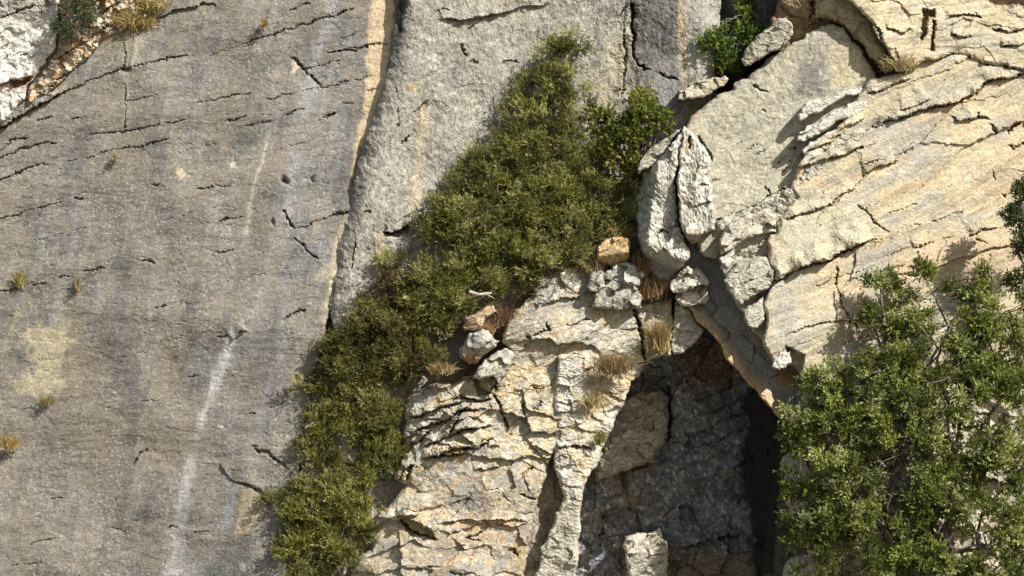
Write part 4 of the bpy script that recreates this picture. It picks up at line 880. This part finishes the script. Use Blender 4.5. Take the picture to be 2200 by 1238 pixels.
def ground_sheet():
    xs = np.concatenate([np.linspace(-1500, -60, 12), np.linspace(-50, 50, 41), np.linspace(60, 1500, 12)])
    ys = np.concatenate([np.linspace(-1500, -60, 12), np.linspace(-50, 60, 45), np.linspace(70, 1500, 12)])
    X, Y = np.meshgrid(xs, ys); Z = .25 * fbm(X / 9, Y / 9, 3, 201) * (np.hypot(X, Y) < 70) - .15
    idx = np.arange(X.size).reshape(X.shape)
    F = np.stack([idx[:-1, :-1], idx[:-1, 1:], idx[1:, 1:], idx[1:, :-1]], -1).reshape(-1, 4)
    o = mesh_obj('ground', np.stack([X.ravel(), Y.ravel(), Z.ravel()], 1), F, M_SOIL, smooth=True, origin=np.zeros(3))
    tag(o, 'dry stony ground in front of the cliff', 'ground', kind='structure')
ground_sheet()

# ------------------------------------------------------------------ plants
def unit(v): return v / (np.linalg.norm(v, axis=-1, keepdims=True) + 1e-9)
def leaf_mesh(name, parent, centre, axis_, length, width, cols, mat, rs, fold=.25):
    n = len(centre)
    rnd = unit(rs.normal(size=(n, 3)))
    side = unit(np.cross(axis_, rnd)); nor = np.cross(axis_, side)
    L = length[:, None] * .5; Wd = width[:, None] * .5
    v = np.stack([centre - axis_ * L, centre + side * Wd - nor * Wd * fold, centre + axis_ * L, centre - side * Wd - nor * Wd * fold], 1).reshape(-1, 3)
    F = np.arange(n * 4).reshape(-1, 4)
    return mesh_obj(name, v, F, mat, parent, cols=np.repeat(cols, 4, 0))
def tube_verts(P, R, sides=5):
    P = np.asarray(P, float); n = len(P)
    T = unit(np.gradient(P, axis=0)); ref = np.array((.3, .2, .9)); V = []
    for k in range(n):
        a = np.cross(T[k], ref); a /= np.linalg.norm(a) + 1e-9; b = np.cross(T[k], a)
        for q in range(sides):
            t = 2 * math.pi * q / sides
            V.append(P[k] + R[k] * (math.cos(t) * a + math.sin(t) * b))
    F = []
    for k in range(n - 1):
        for q in range(sides):
            q2 = (q + 1) % sides
            F.append((k * sides + q, k * sides + q2, (k + 1) * sides + q2, (k + 1) * sides + q))
    return V, F
def tubes(name, parent, lines, mat, sides=5):
    V, F = [], []
    for P, R in lines:
        v, f = tube_verts(P, R, sides); o = len(V); V += v; F += [tuple(i + o for i in q) for q in f]
    return mesh_obj(name, np.array(V), F, mat, parent, smooth=True)
def limb(a, b, r0, r1, rs, wob=.12, n=7, sag=0):
    a = np.array(a); b = np.array(b); t = np.linspace(0, 1, n)[:, None]; L = np.linalg.norm(b - a)
    off = rs.normal(size=(n, 3)) * wob * L * .25; off[0] = off[-1] = 0
    return a + (b - a) * t + off + np.array((0, 0, sag)) * np.sin(t * math.pi), r0 + (r1 - r0) * t[:, 0]

GREEN = [(.155, .165, .035), (.22, .225, .055), (.33, .32, .12), (.11, .12, .026)]
def shrub(name, label, cat, blobs, root, density=1.0, leaf=(.05, .016), twig=(.14, .30), clump_r=.5, per=9, nl=10, greens=GREEN, up=.7, seed=1, dead=.0, group=None, gap=.0, stems=True, outward=.7, spread=.75, dens_px=520, flat=1.0):
    rs = np.random.RandomState(seed)
    base = W(*root)
    t = thing(name, base, label, cat, group)
    cs, ds, bs_ = [], [], []
    blobs = [(x, y, h * flat, rx, ry, rz * flat) for (x, y, h, rx, ry, rz) in blobs]
    for bi, (x, y, h, rx, ry, rz) in enumerate(blobs):
        n = max(4, int(density * rx * ry * math.pi / dens_px))
        q = unit(rs.normal(size=(n, 3))) * (rs.rand(n, 1) ** .45)
        q[:, 2] = np.abs(q[:, 2]) * np.where(rs.rand(n) < .85, 1, -1)
        jit = 1 + .23 * rs.normal(size=n)
        jit = np.where((rs.rand(n) < .10) & (q[:, 1] > -.2), jit * 1.12 + .03, jit)
        P = W(x + q[:, 0] * rx * jit, y - q[:, 1] * ry * jit, h + q[:, 2] * rz)
        c0 = W(x, y + ry * .3, h)
        cs.append(P); ds.append(unit(unit(P - c0) * outward + np.array((0, 0, up)) + .25 * rs.normal(size=(n, 3)))); bs_.append(np.full(n, bi))
    Cn = np.concatenate(cs); D = np.concatenate(ds)
    if gap:
        keep = perlin(Cn[:, 0] * 1.3 + seed, Cn[:, 2] * 1.3, seed % 50) > -(.75 - gap); Cn, D = Cn[keep], D[keep]
    n = len(Cn)
    tone = rs.rand(n)
    g = np.array(greens); 
    ccol = g[rs.randint(0, len(g), n)] * (.68 + .62 * rs.rand(n, 1))
    if dead: 
        m = rs.rand(n) < dead; ccol[m] = np.array((.17, .115, .05)) * (.7 + .5 * rs.rand(m.sum(), 1))
    # twigs
    k = per
    TB = np.repeat(Cn, k, 0) + rs.normal(size=(n * k, 3)) * .035
    TD = unit(np.repeat(D, k, 0) + spread * rs.normal(size=(n * k, 3)))
    TL = twig[0] + (twig[1] - twig[0]) * rs.rand(n * k)
    TC = np.repeat(ccol, k, 0) * (.85 + .3 * rs.rand(n * k, 1))
    m = nl
    tt = (np.tile(np.arange(m), n * k) + rs.rand(n * k * m)) / m
    LD = np.repeat(TD, m, 0); LP = np.repeat(TB, m, 0) + LD * (np.repeat(TL, m) * (.30 + .70 * tt))[:, None]
    ax = unit(LD + .5 * rs.normal(size=LD.shape))
    LP = LP + ax * leaf[0] * .5 + rs.normal(size=LP.shape) * .008
    ln = leaf[0] * (.6 + .8 * rs.rand(len(LP))); wd = leaf[1] * (.7 + .6 * rs.rand(len(LP)))
    lc = np.repeat(TC, m, 0) * (.8 + .4 * rs.rand(len(LP), 1)) * (.85 + .3 * tt[:, None])
    fo = leaf_mesh('foliage', t, LP, ax, ln, wd, lc, M_LEAF, rs)
    if stems:
        lines = []
        for bi, (x, y, h, rx, ry, rz) in enumerate(blobs):
            c = W(x, y, h - rz * .2)
            lines.append(limb(base, c, .035, .014, rs, .22))
            idx = np.nonzero(np.concatenate(bs_)[:n] == bi)[0] if not gap else rs.randint(0, n, 6)
            for i in idx[rs.permutation(len(idx))[:max(4, len(idx) // 2)]]:
                lines.append(limb(c, Cn[i] + D[i] * twig[1] * .5, .011, .003, rs, .25, 6))
        tubes('stem', t, lines, M_BARK, 4)
    return t

def tuft(name, label, x, y, h, w, ht, n=260, col=(.40, .30, .15), seed=1, cat='grass tuft', group=None, lean=0, droop=.35, rad=.25, name2='blades'):
    """dry grass: curved blades from one root"""
    rs = np.random.RandomState(seed); b = W(x, y, h)
    t = thing(name, b, label, cat, group)
    wm = w / PPM; hm = ht / PPM
    P = b + np.stack([rs.normal(size=n) * wm * rad, rs.normal(size=n) * .05, rs.normal(size=n) * .03], 1)
    d = unit(np.stack([rs.normal(size=n) * .5 * wm / hm + lean, -.35 + .4 * rs.normal(size=n) * .5, np.ones(n)], 1))
    L = hm * (.45 + .65 * rs.rand(n)); side = unit(np.cross(d, rs.normal(size=(n, 3)))) * .0055
    pts = []
    for q, s in ((0, 1), (.4, .9), (.75, .6), (1, .12)):
        c = P + d * (L * q)[:, None] + np.array((0, 0, -1)) * (droop * L * q * q)[:, None] + np.stack([d[:, 0], d[:, 1], 0 * L], 1) * (.5 * droop * L * q * q)[:, None]
        pts += [c - side * s, c + side * s]
    V = np.stack(pts, 1).reshape(-1, 3)
    F = (np.arange(n)[:, None, None] * 8 + np.array([(0, 1, 3, 2), (2, 3, 5, 4), (4, 5, 7, 6)])[None]).reshape(-1, 4)
    cc = np.array(col) * (.6 + .8 * rs.rand(n, 1)); mesh_obj(name2, V, F, M_DRY, t, cols=np.repeat(cc, 8, 0))
    return t

SG = 'shrubs growing along the diagonal ledge'
fine = dict(leaf=(.062, .014), twig=(.10, .27), per=28, nl=10, up=1.0, dens_px=650, spread=.55, flat=.7, outward=.9)
shrub('shrub', 'tall feathery shrub tip rising highest against the pale rock face', 'shrub',
      [(1215, 120, .18, 36, 40, .2), (1235, 90, .18, 26, 24, .15), (1195, 170, .2, 44, 40, .25), (1225, 220, .22, 54, 46, .3), (1190, 250, .25, 60, 36, .3)], (1225, 320, -.1), seed=11, group=SG, gap=.12, density=1.2, **fine)
shrub('shrub', 'thin wispy shrub just left of the tallest shrub tip', 'shrub', [(1128, 200, .1, 24, 30, .15), (1122, 245, .12, 30, 28, .2), (1140, 280, .2, 36, 24, .2)], (1150, 330, -.1), seed=13, group=SG, density=1.1, **fine)
shrub('shrub', 'largest dense olive green shrub filling the middle of the ledge', 'shrub',
      [(1190, 320, .35, 110, 62, .35), (1110, 340, .3, 80, 52, .3), (1040, 380, .25, 64, 52, .25), (1150, 410, .45, 130, 70, .4), (1280, 390, .4, 80, 78, .35), (1010, 430, .3, 84, 50, .3), (960, 470, .25, 60, 40, .25),
       (1100, 480, .5, 130, 66, .4), (1230, 480, .45, 110, 66, .35), (1000, 530, .4, 100, 60, .35), (1130, 550, .5, 110, 56, .35), (930, 500, .2, 44, 34, .2), (1220, 545, .4, 70, 34, .3), (1330, 440, .35, 34, 50, .25), (1300, 500, .35, 36, 34, .2), (1345, 380, .35, 24, 40, .2)], (1180, 590, .1), seed=17, gap=.1, group=SG, density=1.05, **fine)
shrub('shrub', 'dark dense shrub bulging directly under the largest one', 'shrub',
      [(960, 600, .45, 90, 52, .35), (1040, 600, .5, 76, 40, .3), (900, 620, .35, 56, 46, .3), (960, 660, .5, 66, 44, .3), (940, 700, .5, 44, 34, .25), (1100, 610, .4, 50, 28, .25), (910, 660, .4, 50, 40, .3)], (960, 730, .1), seed=19, gap=.06, group=SG, density=1.05, **fine)
shrub('shrub', 'reddish olive shrub left of the rounded grey boulder', 'shrub',
      [(800, 700, .25, 70, 52, .3), (760, 740, .25, 54, 50, .3), (860, 720, .4, 70, 48, .3), (880, 770, .5, 76, 44, .3), (780, 790, .35, 80, 46, .3), (720, 780, .2, 40, 46, .25), (930, 780, .5, 44, 28, .25), (830, 660, .2, 50, 30, .2)], (880, 820, .1), seed=23, group=SG, dead=.06, density=1.25,
      greens=[(.12, .12, .028), (.16, .155, .035), (.085, .09, .02), (.19, .175, .06)], **fine)
shrub('shrub', 'upright shrub hugging the seam of the left wall, half way down', 'shrub', 
      [(720, 850, .2, 66, 40, .25), (800, 860, .4, 70, 44, .3), (700, 910, .2, 50, 46, .25), (770, 920, .4, 84, 44, .3), (820, 940, .4, 46, 48, .25), (840, 990, .45, 30, 30, .2), (840, 900, .4, 26, 40, .2), (700, 970, .3, 50, 40, .25), (810, 990, .45, 42, 26, .2), (690, 1010, .3, 40, 26, .2)], (770, 1010, 0), seed=29,  group=SG,
      greens=[(.145, .15, .03), (.20, .20, .045), (.11, .115, .022), (.29, .27, .10)], **{**fine, 'flat': .5, 'dens_px': 540})
shrub('shrub', 'lowest shrub of the diagonal row, bright olive, at the bottom edge', 'shrub',
      [(800, 1045, .5, 56, 30, .25), (740, 1070, .45, 84, 44, .3), (670, 1080, .3, 66, 40, .25), (640, 1120, .3, 46, 50, .25), (740, 1130, .5, 80, 50, .3), (660, 1180, .4, 66, 46, .3), (730, 1195, .45, 56, 40, .3), (660, 1240, .4, 56, 40, .3), (620, 1170, .25, 30, 40, .2)], (700, 1280, 0), seed=31, group=SG,
      greens=[(.165, .17, .032), (.23, .225, .05), (.12, .13, .025), (.31, .29, .10)], **{**fine, 'flat': .5, 'dens_px': 540})
shrub('shrub', 'sparse brownish wispy shrub against the pale face above the reddish olive one', 'shrub', [(835, 590, .15, 34, 36, .15), (820, 640, .15, 44, 30, .18), (860, 640, .2, 30, 36, .2)], (850, 690, 0), seed=37, dead=.5, density=.8, group=SG, **fine)
leafy = dict(leaf=(.085, .042), twig=(.08, .22), per=16, nl=6, up=.5, dens_px=900, spread=.7)
shrub('leafy_shrub', 'bright yellow green broad leaved shrub between the largest shrub and the pointed rock', 'shrub',
      [(1400, 265, .45, 50, 30, .2), (1425, 262, .5, 22, 20, .15), (1395, 300, .5, 34, 24, .2), (1360, 250, .3, 46, 36, .2), (1340, 310, .35, 50, 44, .25), (1310, 270, .25, 40, 40, .2), (1350, 360, .4, 34, 36, .2), (1385, 225, .2, 16, 20, .12)], (1360, 400, .1), seed=41, density=1.3,
      greens=[(.12, .15, .02), (.17, .19, .03), (.08, .11, .02), (.21, .20, .05)], **leafy)
shrub('leafy_shrub', 'bright green leafy shrub hanging in the shaded corner at the top', 'shrub',
      [(1600, 50, -.3, 34, 34, .2), (1580, 90, -.25, 40, 30, .2), (1560, 120, -.2, 36, 22, .2), (1610, 20, -.4, 34, 26, .2), (1555, 145, -.15, 18, 14, .15), (1530, 100, -.05, 16, 16, .1), (1640, 10, -.4, 22, 18, .15), (1622, 90, -.3, 20, 18, .15)], (1620, 150, -.6), seed=43, density=.55,
      greens=[(.10, .15, .02), (.15, .18, .03), (.07, .11, .02)], gap=.15, **leafy)
shrub('shrub', 'grey green shrub drooping over the ledge beside the white scar', 'shrub', [(165, 10, -.7, 40, 26, .2), (160, 45, -.7, 36, 24, .2), (140, 70, -.72, 20, 22, .15), (190, -20, -.7, 50, 24, .2)], (180, -30, -.9), seed=47,
      greens=[(.09, .11, .05), (.12, .14, .07), (.07, .085, .035)], **fine)
tree_leaf = dict(leaf=(.058, .026), twig=(.08, .23), per=34, nl=8, up=.5, greens=[(.15, .175, .035), (.21, .24, .05), (.10, .12, .028), (.32, .35, .12)], spread=.9)
def leafy_tree(label, blobs, root, seed, **kw):
    t = shrub('leafy_tree', label, 'tree', blobs, root, seed=seed, stems=False, **{**tree_leaf, **kw})
    for ch in t.children: ch.name = 'crown'
    rs = np.random.RandomState(seed); base = W(*root); lines = []
    j = base + (W(blobs[0][0], blobs[0][1], blobs[0][2]) - base) * .35
    tubes('trunk', t, [limb(base, j, .10, .07, rs, .1, 9)], M_BARK, 8)
    for (x, y, h, rx, ry, rz) in blobs:
        c = W(x, y, h); lines.append(limb(j, c, .045, .016, rs, .18, 8))
        for q in range(9):
            a = unit(rs.normal(size=3)); e = W(x + a[0] * rx, y - a[2] * ry, h + a[1] * rz); lines.append(limb(c, e, .013, .004, rs, .2, 6))
    tubes('branch', t, lines, M_BARK, 4)
    return t
leafy_tree('large small leaved tree covering the lower right corner, rock showing through', [
    (1960, 960, 1.9, 130, 110, .5), (2040, 700, 1.6, 100, 70, .35), (1960, 720, 1.5, 70, 60, .3), (2150, 680, 1.6, 80, 80, .35), (1910, 790, 1.6, 90, 60, .35), (2060, 820, 1.9, 120, 80, .4), (2170, 830, 1.9, 80, 90, .4), (1820, 850, 1.5, 70, 50, .3),
    (1750, 890, 1.4, 60, 44, .25), (1830, 930, 1.6, 90, 60, .35), (1750, 960, 1.5, 46, 40, .25), (2140, 980, 2.0, 100, 90, .4), (1850, 1020, 1.8, 110, 60, .4), (1800, 1110, 1.8, 90, 66, .4), (1900, 1130, 1.9, 100, 70, .4), (2040, 1100, 2.0, 100, 80, .4),
    (2150, 1130, 2.1, 90, 90, .4), (1780, 1190, 1.7, 76, 60, .35), (1880, 1220, 1.9, 100, 60, .4), (2010, 1220, 2.0, 100, 60, .4), (2130, 1230, 2.1, 90, 50, .4), (1760, 820, 1.35, 40, 32, .2), (1950, 640, 1.3, 46, 34, .2), (2080, 620, 1.4, 56, 40, .25),
    (1900, 690, 1.3, 40, 34, .2), (1740, 1050, 1.5, 34, 40, .2), (2100, 760, 1.8, 80, 60, .3), (2190, 740, 1.8, 50, 60, .3), (1990, 1050, 1.9, 90, 50, .3), (2190, 1010, 2.0, 50, 80, .3), (1730, 1130, 1.6, 34, 50, .2), (1890, 610, 1.3, 26, 22, .12), (1985, 590, 1.3, 26, 20, .12), (1730, 940, 1.4, 40, 40, .2), (1715, 1040, 1.5, 26, 40, .15), (1930, 900, 1.8, 80, 50, .3), (1900, 850, 1.7, 60, 40, .3)], (2010, 1420, 1.6), 53, density=1.0, gap=.14, dens_px=1050)
leafy_tree('dark leafy tree sprig reaching in at the right edge above the large tree', [(2190, 470, 1.4, 22, 44, .2), (2188, 540, 1.4, 26, 46, .2), (2240, 500, 1.4, 50, 90, .3), (2194, 425, 1.4, 16, 20, .15), (2200, 600, 1.4, 26, 26, .2), (2260, 640, 1.5, 50, 60, .3)], (2300, 800, 1.4), 59, density=1.3, dens_px=1900,
           greens=[(.09, .11, .04), (.12, .14, .045), (.06, .075, .03)])

# dry plants
G1 = 'dry grass tufts rooted in the cracks'
for a in (
    ('brown bushy grass tuft spilling over the top of the whitish pillar', 1318, 800, .72, 60, 66, 620, (.36, .27, .14), 1),
    ('thin yellowish grass tuft right of the deep vertical crack, above the hollow', 1416, 752, .50, 36, 96, 480, (.42, .33, .15), 2),
    ('brown dead tuft directly under the big cracked rock', 1402, 640, .46, 44, 66, 520, (.26, .17, .09), 3),
    ('pale straw tuft on the bed below the tan rock rib', 1942, 146, .80, 46, 42, 300, (.44, .34, .18), 4),
    ('short straw tuft at the lower tip of the tan rock rib', 1908, 148, .72, 26, 36, 160, (.42, .33, .16), 5),
    ('golden tuft on the crumbling ledge under the grey green shrub', 290, 56, -.72, 70, 50, 420, (.42, .32, .13), 6),
    ('golden tuft at the top of the orange crumbling ledge', 330, 20, -.66, 60, 40, 320, (.40, .31, .13), 7),
    ('small brown tuft alone high on the grey wall', 567, 54, -.40, 16, 18, 90, (.36, .25, .10), 8),
    ('yellow tuft in the crack near the left edge, half way up', 42, 612, -1.0, 22, 52, 130, (.40, .33, .12), 9),
    ('thin tuft in the vertical crack right of the yellow one', 167, 624, -.85, 12, 40, 80, (.36, .29, .14), 10),
    ('orange brown tuft low down near the left edge', 18, 960, -1.0, 34, 32, 220, (.42, .28, .10), 11),
    ('small green tuft at the foot of the ochre scar, left wall', 100, 868, -.95, 30, 22, 160, (.27, .23, .08), 12),
    ('grassy tuft on the right flank of the whitish pillar', 1268, 872, .66, 36, 48, 200, (.40, .32, .15), 13),
    ('green tuft at the shadow edge right of the whitish pillar', 1288, 950, .58, 22, 34, 120, (.20, .18, .05), 14),
    ('straw tuft at the upper edge of the gully, under the largest shrub', 1326, 508, .40, 44, 36, 260, (.40, .30, .15), 15),
    ('orange dry tuft beside the orange stained rock', 1046, 712, .50, 34, 34, 110, (.32, .20, .10), 16),
    ('reddish dead tuft in the dark gap right of the orange stained rock', 1078, 694, .40, 46, 60, 200, (.24, .15, .09), 17),
    ('straw tuft growing between the rounded boulder and the shrubs', 950, 800, .70, 44, 34, 220, (.38, .28, .14), 18),
    ('red brown dead tuft left of the big cracked rock', 1378, 590, .52, 24, 60, 220, (.24, .15, .09), 19),
    ('brown tuft below the orange lichen boulder', 1276, 590, .40, 34, 56, 240, (.28, .20, .12), 20),
    ('small tuft on top of the thin grey crack at the far left wall', 246, 345, -.72, 12, 16, 60, (.32, .26, .13), 21)):
    tuft('grass_tuft', a[0], *a[1:6], n=a[6], col=a[7], seed=a[8] + 100, group=G1)

# broken bleached branch sticking out of the shrubs
rsb = np.random.RandomState(5)
br = thing('dead_branch', W(1012, 628, .9), 'short bleached broken branch sticking out below the dark dense shrub', 'branch')
tubes('stick', br, [(W(np.array([1008, 1018, 1030, 1042, 1056]), np.array([627, 630, 633, 631, 630]), np.array([.95, .95, .92, .88, .8])), np.array([.03, .026, .022, .022, .014]))], M_DEAD, 6)
tubes('stick', br, [(W(np.array([1042, 1052, 1062]), np.array([631, 636, 642]), np.array([.88, .84, .8])), np.array([.014, .010, .005]))], M_DEAD, 5)
